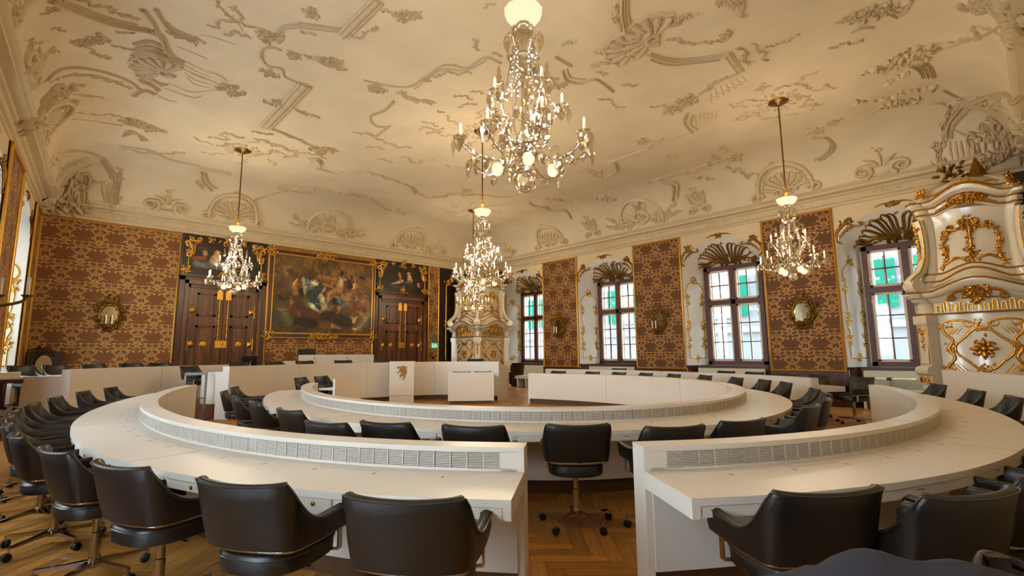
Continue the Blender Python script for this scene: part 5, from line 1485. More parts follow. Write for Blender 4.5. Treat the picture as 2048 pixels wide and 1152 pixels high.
# little cartouches on the frieze of the cornice
def frieze(par, fn, us):
    for u in us:
        b = MB(); lay(b, cscroll(u - .30, 5.77, u - .03, 5.77, .06, .022) + cscroll(u + .03, 5.77, u + .30, 5.77, .06, .022) + leaf(u, 5.70, PI / 2, .15, .03, 0), fn, 1.0, 4); b.build('frieze_scroll', M_ORNW, par, 60)
frieze(trim_b, s_back(.06), [1.3, 3.2, 5.6, 7.6, 9.6, 11.6, 13.6]); frieze(trim_r, s_right(.06), [17, 14.1, 11.7, 9.4, 7.0, 4.7, 2.4])

# ------------------------------------------------------------------ chandeliers
def chandelier(label, x, y, zb, sc, n_low, n_up, dense, glow):
    root = empty('chandelier', (x, y, zb)); tag(root, label, 'chandelier', 'crystal chandeliers')
    rg = random.Random(int(x * 100 + y))
    k = sc; H = ZC - zb
    MB().lathe([(.0, H - .10), (.05, H - .09), (.09, H - .05), (.20, H - .03), (.22, H)], 20).build('ceiling_canopy', M_BRONZE, root, 50)
    b = MB(); st = []
    for i in range(6):
        a = i * PI / 3; st += cscroll(x + .22 * math.cos(a), y + .22 * math.sin(a), x + .46 * math.cos(a + .5), y + .46 * math.sin(a + .5), .07, .022) + clump(x + .42 * math.cos(a), y + .42 * math.sin(a), .15, .028, rg, 6)
    for i in range(7):
        a = i * 2 * PI / 7 + .2; q = rg.uniform(.6, .75)
        P = [(x + q * math.cos(a), y + q * math.sin(a)), (x + (q + .18) * math.cos(a + .22), y + (q + .18) * math.sin(a + .22)), (x + (q + .30) * math.cos(a + .1), y + (q + .30) * math.sin(a + .1)), (x + (q + .45) * math.cos(a + .3), y + (q + .45) * math.sin(a + .3))]
        st += curve2(P, .012, 5) + leafrow(P, .022, .085, rg) + spiral(P[-1][0], P[-1][1], .06, a, 1.2, .012)
    lay(b, st, lambda u, v: (Vector((u - x, v - y, H)), Vector((0, 0, -1))), 1.0, 4); b.build('stucco_rose', M_ORN, root, 60)
    MB().tube([(0, 0, 2.30 * k), (0, 0, H - .06)], .017, 8).build('suspension_rod', M_BRONZE, root)
    MB().lathe([(.03, 2.14 * k + .02), (.045, 2.20 * k), (.03, 2.26 * k), (.035, 2.34 * k), (.02, 2.40 * k)], 12).build('rod_socket', M_FILLET, root, 50)
    MB().lathe([(.07, 1.96 * k), (.12, 1.985 * k), (.185, 2.045 * k), (.215, 2.13 * k), (.205, 2.14 * k), (.12, 2.11 * k), (.04, 2.10 * k), (.0, 2.10 * k)], 24, flute=.02, fn=12).build('light_bowl', M_BOWL, root, 60)
    MB().lathe([(.07, 1.90 * k), (.095, 1.92 * k), (.08, 1.97 * k), (.05, 1.98 * k)], 16).build('bowl_collar', M_STEEL, root, 50)
    # cut glass column
    MB().lathe([(.0, .18), (.05, .20), (.085, .26), (.05, .32), (.07, .42), (.095, .52), (.085, .62), (.05, .72), (.035, .80), (.045, .95), (.03, 1.1), (.03, 1.40), (.05, 1.46), (.03, 1.52), (.028, 1.70), (.055, 1.78), (.085, 1.84), (.07, 1.90)], 14, Matrix.Scale(k, 4), flute=.05, fn=7).build('glass_column', M_CRYSTAL, root, 40)
    MB().lathe([(.0, 1.515), (.09, 1.52), (.13, 1.55), (.12, 1.58), (.06, 1.60), (.0, 1.60)], 20, Matrix.Scale(k, 4)).build('upper_hub', M_STEEL, root, 50)
    MB().lathe([(.0, .50), (.08, .505), (.11, .54), (.10, .58), (.0, .60)], 16, Matrix.Scale(k, 4)).build('lower_hub', M_STEEL, root, 50)
    g = MB(); g.lathe([(.0, 0), (.05, .01), (.09, .05), (.105, .10), (.09, .155), (.05, .19), (.03, .21), (.0, .22)], 20, Matrix.Scale(k, 4), flute=.06, fn=10); g.build('bottom_ball', M_CRYSTAL, root, 40)
    pend_me = MB().lathe([(.0, -.22), (.020, -.14), (.032, -.09), (.022, -.04), (.006, -.01), (.0, 0)], 6).mesh('pendant', M_CRYSTAL)
    drop_me = MB().lathe([(.0, -.13), (.036, -.08), (.044, -.045), (.024, -.015), (.0, 0)], 8).mesh('drop', M_CRYSTAL)
    bead = MB().ball((0, 0, 0), .018, 6, 4)
    rose_me = MB()
    for i in range(8): rose_me.add([(0, 0, 0), (.045 * math.cos(i * PI / 4 - .3), .045 * math.sin(i * PI / 4 - .3), .012), (.055 * math.cos(i * PI / 4), .055 * math.sin(i * PI / 4), .0), (.045 * math.cos(i * PI / 4 + .3), .045 * math.sin(i * PI / 4 + .3), .012)], [(0, 1, 2, 3)])
    rose_me.ball((0, 0, .008), .016, 6, 4)
    pan_me = MB().lathe([(.012, 0), (.03, .004), (.075, .03), (.085, .036), (.03, .012), (.012, .02)], 20, flute=.10, fn=10).mesh('drip_pan', M_CRYSTAL, 60)
    can_me = MB().lathe([(.017, .015), (.016, .13), (.006, .135)], 10).mesh('candle', M_CANDLE, 50)
    fl_me = MB().lathe([(.0, .0), (.010, .008), (.013, .022), (.008, .042), (.0, .06)], 8).mesh('bulb', M_FLAME, 60)
    def arm(a, P, rtip, upper):
        ca_, sa_ = math.cos(a), math.sin(a)
        Q = catmull([(p[0] * k * ca_, p[0] * k * sa_, p[1] * k) for p in P], 6)
        o = MB().tube(Q, [.013 + .004 * math.sin(i * 1.3) for i in range(len(Q))], 6).build('arm', M_CRYSTAL if not upper else M_CRYSTAL, root, 60)
        m = MB().tube(Q, .006, 5); m.build('arm_core', M_STEEL, o)
        tip = Q[-1]
        pn = link('drip_pan', pan_me, o, tip); pn.scale = (k * .95,) * 3
        link('candle', can_me, o, tip); link('bulb', fl_me, o, tip + Vector((0, 0, .135)))
        for q in range(3):
            t = a + (q - 1) * 1.5; l = link('pendant' if q == 1 else 'drop', pend_me if q == 1 else drop_me, o, tip + Vector((.075 * k * math.cos(t), .075 * k * math.sin(t), .02)))
        # beads and glass flowers along the arm
        cl = MB()
        for i in range(2, len(Q) - 1, 2):
            cl.add([Vector(v) + Q[i] + Vector((0, 0, .02)) for v in bead.v], bead.f)
            if i % 4 == 0:
                mt = Matrix.Translation(Q[i] + Vector((rg.uniform(-.02, .02), rg.uniform(-.02, .02), rg.uniform(-.05, .03)))) @ Matrix.Rotation(rg.uniform(0, 6), 4, 'Z') @ Matrix.Rotation(rg.uniform(.6, 1.8), 4, 'X')
                cl.add(rose_me.v, rose_me.f, mt)
        c2 = cl.build('glass_beads', M_CRYSTAL, o); c2['kind'] = 'stuff'
        link('drop', drop_me, o, Q[len(Q) // 2] + Vector((0, 0, -.01)))
        return tip
    tips = []
    for i in range(n_low):
        a = 2 * PI * i / n_low + .25; dz = .06 * (i % 2)
        tips.append(arm(a, [(.06, .55), (.20, .36), (.42, .30 + dz), (.60, .36 + dz), (.70, .48 + dz)], .7, False))
    for i in range(n_up):
        a = 2 * PI * i / n_up + .6
        tips.append(arm(a, [(.05, .56), (.20, .52), (.24, .70), (.32, .86), (.42, .98 + .05 * (i % 2))], .4, True))
    # lit tulip glasses under the arms
    tul = MB().lathe([(.0, -.13), (.03, -.128), (.055, -.10), (.06, -.05), (.045, -.01), (.02, 0)], 14, flute=.05, fn=7).mesh('tulip_shade', M_TULIP, 60)
    for i in range(4):
        a = i * PI / 2 + .9; link('tulip_shade', tul, root, (.30 * k * math.cos(a), .30 * k * math.sin(a), .33 * k))
    # crown: curled arms with flowers above the hub
    for i in range(6):
        a = i * PI / 3 + .2; ca_, sa_ = math.cos(a), math.sin(a)
        P = [(.08, 1.56), (.16, 1.62), (.22, 1.74), (.20, 1.84), (.14, 1.84), (.13, 1.78)]
        Q = catmull([(p[0] * k * ca_, p[0] * k * sa_, p[1] * k) for p in P], 5)
        o = MB().tube(Q, .010, 6).build('crown_scroll', M_CRYSTAL, root, 60)
        f_ = MB(); f_.add(rose_me.v, rose_me.f, Matrix.Translation(Q[-8]) @ Matrix.Rotation(a, 4, 'Z') @ Matrix.Rotation(1.2, 4, 'Y')); f_.build('glass_flower', M_CRYSTAL, o)
        link('pendant', pend_me, o, Q[-9])
        # bead swags from the crown down to the arms
        s = MB(); t = tips[i % len(tips)]
        A, B_ = Vector(Q[4]), Vector((.34 * k * ca_, .34 * k * sa_, .95 * k))
        for j in range(14):
            q = j / 13; p = A.lerp(B_, q) + Vector((ca_, sa_, 0)) * (-.10 * math.sin(PI * q)) * k
            s.add([Vector(v) * (.8 + .4 * (j % 2)) + p for v in bead.v], bead.f)
            if j % 3 == 1: s.add(rose_me.v, rose_me.f, Matrix.Translation(p) @ Matrix.Rotation(rg.uniform(0, 6), 4, 'Z') @ Matrix.Rotation(rg.uniform(.5, 2), 4, 'X'))
        s = s.build('bead_swag', M_CRYSTAL, root); s['kind'] = 'stuff'
        up = MB().tube([(.20 * k * ca_, .20 * k * sa_, .62 * k), (.24 * k * ca_, .24 * k * sa_, 1.0 * k), (.15 * k * ca_, .15 * k * sa_, 1.52 * k)], .008, 5).build('frame_stay', M_STEEL, root)
        MB().lathe([(.0, 0), (.03, .02), (.02, .05), (.035, .09), (.012, .14), (.022, .17), (.0, .24)], 8, T3(.30 * k * math.cos(a + .5), .30 * k * math.sin(a + .5), 1.18 * k)).build('glass_spire', M_CRYSTAL, root, 50)
    # loose crystals that fill the body
    fz = MB()
    for i in range(int(70 * dense)):
        z = rg.uniform(.25, 1.7); r_ = (.45 if z < .8 else .30 if z < 1.2 else .2) * math.sqrt(rg.uniform(.05, 1)); a = rg.uniform(0, 2 * PI)
        mt = T3(r_ * k * math.cos(a), r_ * k * math.sin(a), z * k) @ Matrix.Rotation(rg.uniform(0, 6), 4, 'Z') @ Matrix.Rotation(rg.uniform(0, 3), 4, 'X')
        if i % 2: fz.add(rose_me.v, rose_me.f, mt)
        else: fz.add([v.co for v in drop_me.vertices], [tuple(p.vertices) for p in drop_me.polygons], T3(r_ * k * math.cos(a), r_ * k * math.sin(a), z * k))
    fz = fz.build('crystal_fill', M_CRYSTAL, root); fz['kind'] = 'stuff'
    # the bulbs' light
    n = len(tips)
    for i, t in enumerate(tips):
        ld = bpy.data.lights.new('bulb_light', 'POINT'); ld.energy = LAMP * glow / n; ld.color = LAMP_COL; ld.shadow_soft_size = .03
        link('bulb_light', ld, root, (t.x * 1.0, t.y * 1.0, t.z + .20))
    ld = bpy.data.lights.new('bowl_light', 'POINT'); ld.energy = LAMP * glow * .3; ld.color = LAMP_COL; ld.shadow_soft_size = .16
    link('bowl_light', ld, root, (0, 0, 2.32 * k))
    return root
chandelier('largest crystal chandelier at the top of the picture, nearest of the five', 3.57, 3.60, 3.20, 1.0, 8, 5, 1.0, 330)
chandelier('dense crystal chandelier hanging at the middle of the room in front of the corner stove', 7.70, 9.33, 2.98, 1.0, 12, 8, 1.8, 420)
chandelier('crystal chandelier hanging before the damask pier next to the tall front stove', 11.83, 3.58, 3.03, .88, 8, 5, 1.0, 300)
chandelier('crystal chandelier hanging before the overdoor painting of the lady in white', 3.45, 14.75, 3.13, .88, 8, 5, 1.0, 300)
chandelier('smallest crystal chandelier, seen just below the middle one against the corner stove', 11.95, 15.05, 3.05, .88, 8, 5, 1.0, 300)
# ------------------------------------------------------------------ curved desks
OUT_L = [(2.39, 2.49), (2.05, 2.92), (1.75, 3.41), (1.5, 3.94), (1.3, 4.53), (1.15, 5.17), (1.05, 5.85), (1.01, 6.57), (1.02, 7.33), (1.09, 8.11), (1.22, 8.93), (1.41, 9.77), (1.65, 10.62), (1.95, 11.48), (2.31, 12.35)]
OUT_R = [(2.98, 1.94), (3.42, 1.64), (3.91, 1.39), (4.44, 1.19), (5.01, 1.05), (5.62, 0.97), (6.26, 0.95), (6.94, 0.99), (7.65, 1.1), (8.38, 1.27), (9.13, 1.5), (9.89, 1.8), (10.67, 2.16)]
INNER = [(4.36, 10.99), (3.97, 10.26), (3.66, 9.5), (3.42, 8.74), (3.25, 7.99), (3.16, 7.25), (3.16, 6.55), (3.22, 5.9), (3.36, 5.3), (3.57, 4.76), (3.83, 4.3), (4.15, 3.91), (4.51, 3.59), (4.92, 3.34), (5.38, 3.17), (5.88, 3.07), (6.42, 3.06), (7.0, 3.13), (7.61, 3.29), (8.23, 3.53), (8.86, 3.87), (9.48, 4.33), (10.1, 5.0), (10.62, 5.8), (11.0, 6.8), (11.15, 8.0), (11.08, 9.3), (10.72, 10.75)]
ROW_R = [(11.72, 3.42), (12.1, 4.0), (12.5, 4.9), (12.95, 6.2), (13.3, 7.6), (13.5, 9.0), (13.5, 10.4), (13.25, 12.4)]
ROW_L = [(.36, 14.0), (1.0, 14.7), (1.9, 15.4), (3.1, 16.0), (4.4, 16.4)]
GOV = [(3.2, 13.42), (4.4, 14.15), (6.2, 14.7), (8.0, 14.7), (9.57, 14.1), (10.2, 13.2), (10.7, 12.2)]
def offs(P, d):        # offset an (x, y) polyline sideways
    n = len(P); out = []
    for i in range(n):
        a, c = P[max(i - 1, 0)], P[min(i + 1, n - 1)]; t = (Vector((c.x - a.x, c.y - a.y))).normalized()
        out.append(Vector((P[i].x + t.y * d, P[i].y - t.x * d, 0)))
    return out
def band(A, B, z0, z1):  # solid between polylines A and B
    return MB().loft([[(a.x, a.y, z0), (b.x, b.y, z0), (b.x, b.y, z1), (a.x, a.y, z1)] for a, b in zip(A, B)])
slat_me = None
def grille_mesh(w, h):
    b = MB(); n = 10
    b.box((-w / 2, -.004, -h / 2), (-w / 2 + .007, .004, h / 2))
    for i in range(n + 1):
        z = -h / 2 + h * i / n
        b.box((-w / 2, -.004, z - .0027), (w / 2, .002, z + .0027))
    return b.mesh('vent_grille', M_WHITE)
def desk(label, pts, side, z0=0.0, vents=True, ends=(True, True), top=.90, tab=.75, seam=1.15, name='curved_desk', depth=.61, thick=.19, skirt=True, group=None, full_end=False):
    """pts: edge of the screen on the speaker's side; side=+1/-1: which way the table top lies"""
    root = empty(name, (0, 0, 0)); tag(root, label, 'desk', group)
    C = resample(catmull([(x, y, 0) for x, y in pts], 8), .107)
    o = lambda d: offs(C, side * d)
    Z = lambda v: z0 + v
    e0, e1, e2 = o(0), o(thick), o(thick + depth)
    L = (len(C) - 1) * .107
    # screen wall, split at joints
    js = max(1, int(round(L / 2.4))); idx = [round(i * (len(C) - 1) / js) for i in range(js + 1)]
    lowz = .15 if z0 == 0 else -z0 + .15
    for i in range(js):
        a, b = idx[i], idx[i + 1] + 1
        band(e0[a:b], o(thick - .03)[a:b], Z(lowz), Z(top - .025)).build('screen_wall', M_WHITE, root)
        band(e0[a:b], e1[a:b], Z(top - .025), Z(top)).build('screen_cap', M_WHITEB, root)
        band(o(thick - .03)[a:b], e1[a:b], Z(tab - .05), Z(tab + .016)).build('grille_sill', M_WHITE, root)
        band(o(thick - .03)[a:b], e1[a:b], Z(top - .032), Z(top - .025)).build('grille_head', M_WHITE, root)
        band(o(thick - .030)[a:b], o(thick - .028)[a:b], Z(tab + .016), Z(top - .032)).build('grille_shadow', M_SLOT if vents else M_WHITE, root)
        band(e1[a:b], e2[a:b], Z(tab - .04), Z(tab)).build('table_top', M_WHITEB, root)
        if i:
            m = idx[i]; p, q = e1[m], e2[m]; t = (q - p).normalized(); s = Vector((-t.y, t.x, 0))
            MB().bar((p.x, p.y, Z(tab)), (q.x, q.y, Z(tab)), .004, .0016).build('top_joint', M_LINE, root)
            p2, q2 = e0[m], e1[m]; MB().bar((p2.x, p2.y, Z(top)), (q2.x, q2.y, Z(top)), .004, .0016).build('cap_joint', M_LINE, root)
            MB().bar((p2.x, p2.y, Z(lowz)), (p2.x, p2.y, Z(top)), .005, .005).build('wall_joint', M_LINE, root)
    band(o(.05), o(thick - .05), 0 if z0 == 0 else 0, Z(lowz)).build('plinth', M_PLINTH, root)
    if skirt:
        band(o(thick - .03), o(thick + .02), Z(.15), Z(tab - .04)).build('modesty_panel', M_WHITE, root)
    # fascia with flaps, locks and name slips
    step = 5; i = 0; kk = 0
    fa, fb = o(thick + depth - .028), o(thick + depth - .006)
    while i < len(C) - 1:
        st = (6, 2)[kk % 2]; b = min(i + st, len(C) - 1)
        A, B_ = fa[i:b + 1], fb[i:b + 1]
        if len(A) >= 2:
            t0 = (B_[1] - B_[0]).normalized() * .003; t1 = (B_[-1] - B_[-2]).normalized() * .003
            A = [A[0] + t0] + A[1:-1] + [A[-1] - t1]; B_ = [B_[0] + t0] + B_[1:-1] + [B_[-1] - t1]
            f = band(A, B_, Z(tab - .10), Z(tab - .043)).build('fascia_flap', M_WHITE, root)
            if st == 6 and vents and b - i > 4:
                j = i + 1; p = fb[j]; t = (fb[min(j + 1, len(fb) - 1)] - fb[j - 1]).normalized(); n = Vector((t.y, -t.x, 0)) * side
                mt = Matrix.Translation(Vector((p.x, p.y, Z(tab - .072))) + n * .001) @ Matrix(((t.x, 0, n.x, 0), (t.y, 0, n.y, 0), (0, 1, 0, 0), (0, 0, 0, 1)))
                MB().lathe([(.0, .008), (.006, .008), (.008, .005), (.013, .004), (.013, 0)], 12, mt).build('lock', M_GOLD, f, 40)
                p = fb[min(i + 4, len(fb) - 1)]
                q = Vector((p.x, p.y, Z(tab - .06))) + n * .001
                MB().bar(q - t * .07, q + t * .07, .002, .022).build('name_slip', M_PAPER, f)
                MB().bar(q - t * .02 + n * .0015, q + t * .04 + n * .0015, .001, .005).build('name_text', M_INK, f)
        i = b; kk += 1
    if vents:
        h = top - .032 - tab - .016; me = grille_mesh(.107, h); em = o(thick - .002)
        for i in range(1, len(C) - 2):
            p, q = em[i], em[i + 1]; m = (p + q) / 2; a = math.atan2(q.y - p.y, q.x - p.x)
            link('vent_grille', me, root, (m.x, m.y, Z((tab + .016 + top - .032) / 2)), a)
        # closing strips at both ends of the grille
        for a, b in ((0, 1), (len(C) - 2, len(C) - 1)): band(o(thick - .03)[a:b + 1], e1[a:b + 1], Z(tab), Z(top - .025)).build('grille_end', M_WHITE, root)
        # little cable slots in the table top, two to a seat
        for i in range(4, len(C) - 4, 4):
            p = o(thick + .16)[i]; q = o(thick + .20)[i]
            MB().bar((p.x, p.y, Z(tab) + .0005), (q.x, q.y, Z(tab) + .0005), .006, .0012).build('cable_slot', M_GAP, root)
            if i % 8 == 0:
                p, q = o(thick + .12)[i], o(thick + .12)[i + 4] if i + 4 < len(C) else o(thick + .12)[i]
                MB().bar((p.x, p.y, Z(tab) + .0005), (q.x, q.y, Z(tab) + .0005), .002, .0012).build('flap_line', M_LINE, root)
    # end panels
    for k, e in ((0, ends[0]), (-1, ends[1])):
        if not e: continue
        dirn = (C[0] - C[1]).normalized() if k == 0 else (C[-1] - C[-2]).normalized()
        def quad(d0, d1, zz0, zz1, nm, th=.045, m=M_WHITE):
            a, b = o(d0)[k], o(d1)[k]
            MB().loft([[(p.x, p.y, zz0), ((p + dirn * th).x, (p + dirn * th).y, zz0), ((p + dirn * th).x, (p + dirn * th).y, zz1), (p.x, p.y, zz1)] for p in (a, b)]).build(nm, m, root)
        quad(0, thick, Z(0) if z0 == 0 else 0, Z(top), 'end_post')
        quad(thick, thick + depth, 0.0 if full_end else Z(tab - .105), Z(tab), 'end_cap')
    return root
DESK_OL = desk('outer curved white desk with long vent strip, along the damask wall side of the aisle', OUT_L, -1)
DESK_OR = desk('outer curved white desk sweeping towards the window wall from the aisle', OUT_R, 1)
DESK_IN = desk('inner horseshoe white desk with vent strip in the middle of the room', INNER, 1)
desk('long curved white desk in front of the window benches', ROW_R, 1, top=.94, vents=False)
desk('white desk on the platform below the wide damask field', ROW_L, -1, z0=.36, vents=False, top=.89, depth=.80, full_end=True)
desk('long bowed white bench desk behind the lectern', GOV, -1, z0=.36, vents=False, top=.89, full_end=True)
desk('white desk front before the tall front stove', [(10.75, .19), (12.0, .80), (13.25, 1.42)], 1, z0=.20, vents=False, top=.90, depth=.32, thick=.14)
# dais
dais_poly = [(p.x, p.y) for p in offs(catmull([(x, y, 0) for x, y in GOV], 5), -.25)][::-1]
MB().prism([(10.95, 12.6)] + dais_poly[1:] + [(p.x, p.y) for p in offs(catmull([(x, y, 0) for x, y in ROW_L], 5), -.25)][::-1][14:] + [(XL(14.2) + .02, 14.2), (XL(19) + .02, 18.98), (12.42, 18.98), (12.42, 16.2)], .0, .36).build('platform_floor', M_WALNUT)
tag(bpy.data.objects['platform_floor'], kind='structure')
# president's raised desk with stepped end
pr = empty('raised_desk', (7.4, 17.4, .36)); tag(pr, 'raised white desk with stepped end under the large painting', 'desk')
MB().box((-1.18, 0, 0), (1.60, .06, 1.16)).build('front_panel', M_WHITE, pr)
MB().box((-1.60, 0, 0), (-1.18, .06, .96)).build('step_panel', M_WHITE, pr)
MB().box((-1.60, .06, .90), (1.60, .70, .94)).build('desk_top', M_WHITEB, pr)
MB().box((1.54, .06, 0), (1.60, .70, 1.16)).build('side_panel', M_WHITE, pr)
# lectern with heraldic panther
lc = empty('lectern', (8.12, 13.82, 0), math.radians(-34)); tag(lc, 'white lectern bearing a bronze heraldic panther', 'lectern')
MB().prism([(-.38, 0), (.38, 0), (.38, .40), (-.38, .40)], .24, 1.27).build('front_shell', M_WHITE, lc)
MB().box((-.37, .02, 0), (.37, .38, .235)).build('foot_box', M_WHITE, lc)
MB().box((-.36, .03, .236), (.36, .37, .245)).build('shadow_joint', M_GAP, lc)
MB().box((-.40, -.01, 1.27), (.40, .42, 1.29)).build('reading_top', M_WHITEB, lc)
_pan = [(2, 96), (10, 104), (22, 108), (30, 100), (40, 102), (52, 108), (62, 112), (72, 108), (80, 98), (90, 104), (98, 104), (100, 96), (92, 92), (88, 84), (96, 82), (90, 76), (96, 68), (90, 62), (100, 54), (94, 48), (98, 40), (90, 36), (94, 26), (84, 22), (78, 28), (80, 18), (86, 10), (78, -2), (66, -18), (60, -24), (52, -20), (56, -12), (64, 0), (66, 10), (56, 14), (46, 8), (42, 0), (34, -8), (26, -6), (28, 2), (36, 8), (38, 16), (30, 20), (28, 28), (36, 34), (48, 34), (46, 42), (38, 50), (28, 50), (20, 44), (12, 40), (4, 46), (8, 54), (18, 54), (26, 62), (24, 74), (30, 84), (22, 86), (12, 82), (4, 88)]
em = MB().prism([(x * .0034 - .17, y * .0034 + .78) for x, y in _pan], .001, .008, RX(PI / 2)).build('panther_emblem', M_EMBLEM, lc)
for s in (-.1, .06):
    MB().tube([(s, .2, 1.29), (s, .19, 1.36), (s - .03, .10, 1.44)], .005, 6).build('microphone_stalk', M_BLACK, lc)
# free-standing panels
pa = empty('screen_panel', (5.5, 11.98, 0), math.radians(27)); tag(pa, 'small free-standing white panel before the bench desk, beside two empty chairs', 'panel')
MB().box((-.50, -.03, .10), (.50, .03, .93)).build('panel_board', M_WHITE, pa); MB().box((-.46, -.02, 0), (.46, .02, .10)).build('plinth', M_PLINTH, pa)
MB().box((-.50, .03, .66), (.50, .45, .70)).build('shelf_top', M_WHITEB, pa)
pb = empty('screen_panel', (9.47, 12.02, 0), math.radians(-41)); tag(pb, 'broad white front panel with two black chairs behind it, beside the lectern', 'panel')
MB().box((-.70, -.03, .09), (.70, .03, .945)).build('panel_board', M_WHITE, pb); MB().box((-.66, -.02, 0), (.66, .02, .09)).build('plinth', M_PLINTH, pb)
MB().box((-.76, .03, .70), (.70, .36, .74)).build('desk_top', M_WHITEB, pb)
MB().box((.64, .06, 0), (.68, .34, .70)).build('side_leg', M_WHITE, pb)
# side desk at the frame edge on the left
sd = empty('side_table', (-.52, 14.95, .36)); tag(sd, 'low table with brown edge at the picture edge beside the platform desk', 'table')
MB().box((-.26, -.35, .70), (.22, .35, .74)).build('table_top', M_WHITEB, sd); MB().box((-.26, -.36, .62), (.22, -.33, .70)).build('front_rail', M_DWOOD, sd)
for x in (-.22, .18):
    for y in (-.3, .3): MB().box((x - .03, y - .03, -.36), (x + .03, y + .03, .70)).build('leg', M_DWOOD, sd)
bx = MB().box((-.15, -.12, 0), (.15, .12, .10)).build('white_box', M_PAPER, None, None, (-.60, 14.9, 1.10)); tag(bx, 'small white box lying on the low side table', 'box')
# grey frame stand beside the bench desk
fs = empty('metal_stand', (2.55, 13.75, 0), math.radians(-30)); tag(fs, 'grey metal framed stand between the platform desk and the bench desk', 'stand')
for x in (-.22, .22): MB().box((x - .02, -.02, 0), (x + .02, .02, 1.12)).build('upright', M_STEEL, fs)
MB().box((-.24, -.02, 1.06), (.24, .02, 1.12)).build('top_rail', M_STEEL, fs)
MB().box((-.22, -.012, .50), (.22, .012, .54)).build('cross_rail', M_STEEL, fs)
MB().box((-.24, -.02, .0), (.24, .30, .03)).build('foot_plate', M_STEEL, fs)

# ------------------------------------------------------------------ swivel tub chairs
def chair_parts():
    root = empty('swivel_chair')
    path = catmull([(-.262, .27, 0), (-.272, .14, 0), (-.274, .02, 0), (-.268, -.08, 0), (-.262, -.16, 0), (-.235, -.215, 0), (-.13, -.245, 0), (0, -.255, 0), (.13, -.245, 0), (.235, -.215, 0), (.262, -.16, 0), (.268, -.08, 0), (.274, .02, 0), (.272, .14, 0), (.262, .27, 0)], 4)
    n = len(path); rings = []; edge = []; low = []
    for i, p in enumerate(path):
        a, c = path[max(i - 1, 0)], path[min(i + 1, n - 1)]; t = (c - a).normalized(); nn_ = Vector((t.y, -t.x, 0))     # outward
        uu = max(0, min(1, (p.y + .205) / .23)); q = (1 - uu) ** 2.7
        if uu < .12: q = 1 - (uu / .12) ** 2 * .13 if uu < .06 else q
        topz = .690 + .012 * max(0, p.y) / .27 + (.205 + .012 * (abs(p.x) / .26) ** 2) * min(1, q)
        if i in (0, n - 1): topz -= .025
        botz = .572 - .0 * q
        ql = max(0, min(1, (-p.y - .05) / .18)); lean_t = -.05 * ql; lean_b = .035 * ql; w = .027
        def at(z, off):
            k = (z - botz) / (topz - botz); d = lean_b + (lean_t - lean_b) * k
            return Vector((p.x * (1 + .03 * k * ql - .05 * (1 - k)), p.y + d, z)) + nn_ * off
        hgt = topz - botz
        r = [at(botz, w), at(botz + hgt * .35, w + .004), at(botz + hgt * .75, w), at(topz - .018, w), at(topz - .004, w * .6), at(topz, 0), at(topz - .004, -w * .6), at(topz - .02, -w), at(botz + hgt * .6, -w - .006), at(botz + hgt * .25, -w - .004), at(botz, -w)]
        rings.append(r); edge.append(at(topz - .012, w + .001)); low.append(at(botz - .006, w * .3))
    MB().loft(rings).build('shell', M_LEATHER, root, 60)
    MB().tube(edge, .0045, 5).build('piping', M_SEAM, root, 60)
    MB().tube(low, .009, 6).build('chrome_band', M_CHROME, root, 60)
    def sup(rx, ry, cy, z, nseg=24):
        out = []
        for k in range(nseg):
            a = 2 * PI * k / nseg; c, s = math.cos(a), math.sin(a)
            out.append((rx * math.copysign(abs(c) ** .72, c), cy + ry * math.copysign(abs(s) ** .72, s), z))
        return out
    MB().loft([sup(.218, .232, .03, .440), sup(.240, .256, .03, .450), sup(.243, .260, .03, .520), sup(.228, .246, .03, .543), sup(.15, .175, .03, .556)]).build('seat_cushion', M_LEATHER, root, 50)
    MB().tube([Vector(p) for p in sup(.245, .262, .03, .521)] + [Vector(sup(.245, .262, .03, .521)[0])], .004, 5).build('seat_piping', M_SEAM, root, 60)
    for s in (-1, 1):
        b = MB(); b.bar((s * .262, .18, .57), (s * .262, .18, .455), .035, .008, (1, 0, 0)); b.bar((s * .262, .18, .455), (s * .18, .18, .445), .035, .008); b.build('arm_bracket', M_CHROME, root)
    MB().loft([[(x * .6, y * .6, .41) for x, y in ((-.09, -.14), (.09, -.14), (.09, .14), (-.09, .14))], [(x, y, .452) for x, y in ((-.09, -.14), (.09, -.14), (.09, .14), (-.09, .14))]]).build('mechanism', M_BLACK, root)
    MB().lathe([(.030, .10), (.030, .30), (.024, .305), (.024, .42)], 14).build('gas_column', M_CHROME, root, 40)
    MB().tube([(.03, .02, .425), (.20, .03, .415)], .006, 6).build('lever', M_CHROME, root, 60)
    hub = MB().lathe([(.042, .075), (.046, .10), (.040, .125), (.030, .13)], 14).build('star_base', M_CHROME, root, 40)
    cast = MB()
    for s in (-1, 1): cast.lathe([(.0, -.010), (.024, -.010), (.030, -.006), (.030, .006), (.024, .010), (.0, .010)], 14, T3(s * .014, .012, .030) @ RY(PI / 2))
    cm = cast.mesh('caster', M_BLACK, 40)
    for k in range(5):
        a = 2 * PI * k / 5 + .3; d = Vector((math.cos(a), math.sin(a), 0))
        l = MB(); l.loft([[d * r + Vector((-d.y, d.x, 0)) * w + Vector((0, 0, z)) for w, z in ((-hw, zc - hz), (hw, zc - hz), (hw, zc + hz), (-hw, zc + hz))] for r, hw, zc, hz in ((.03, .022, .105, .018), (.16, .015, .098, .012), (.325, .012, .092, .009))])
        l.tube([d * .322 + Vector((0, 0, .09)), d * .322 + Vector((0, 0, .055))], .008, 6)
        lg = l.build('base_leg', M_CHROME, root)
        c = link('caster', cm, lg, d * .322, a + 1.1 * k)
    return root
CH0 = chair_parts(); _ch_used = [False]
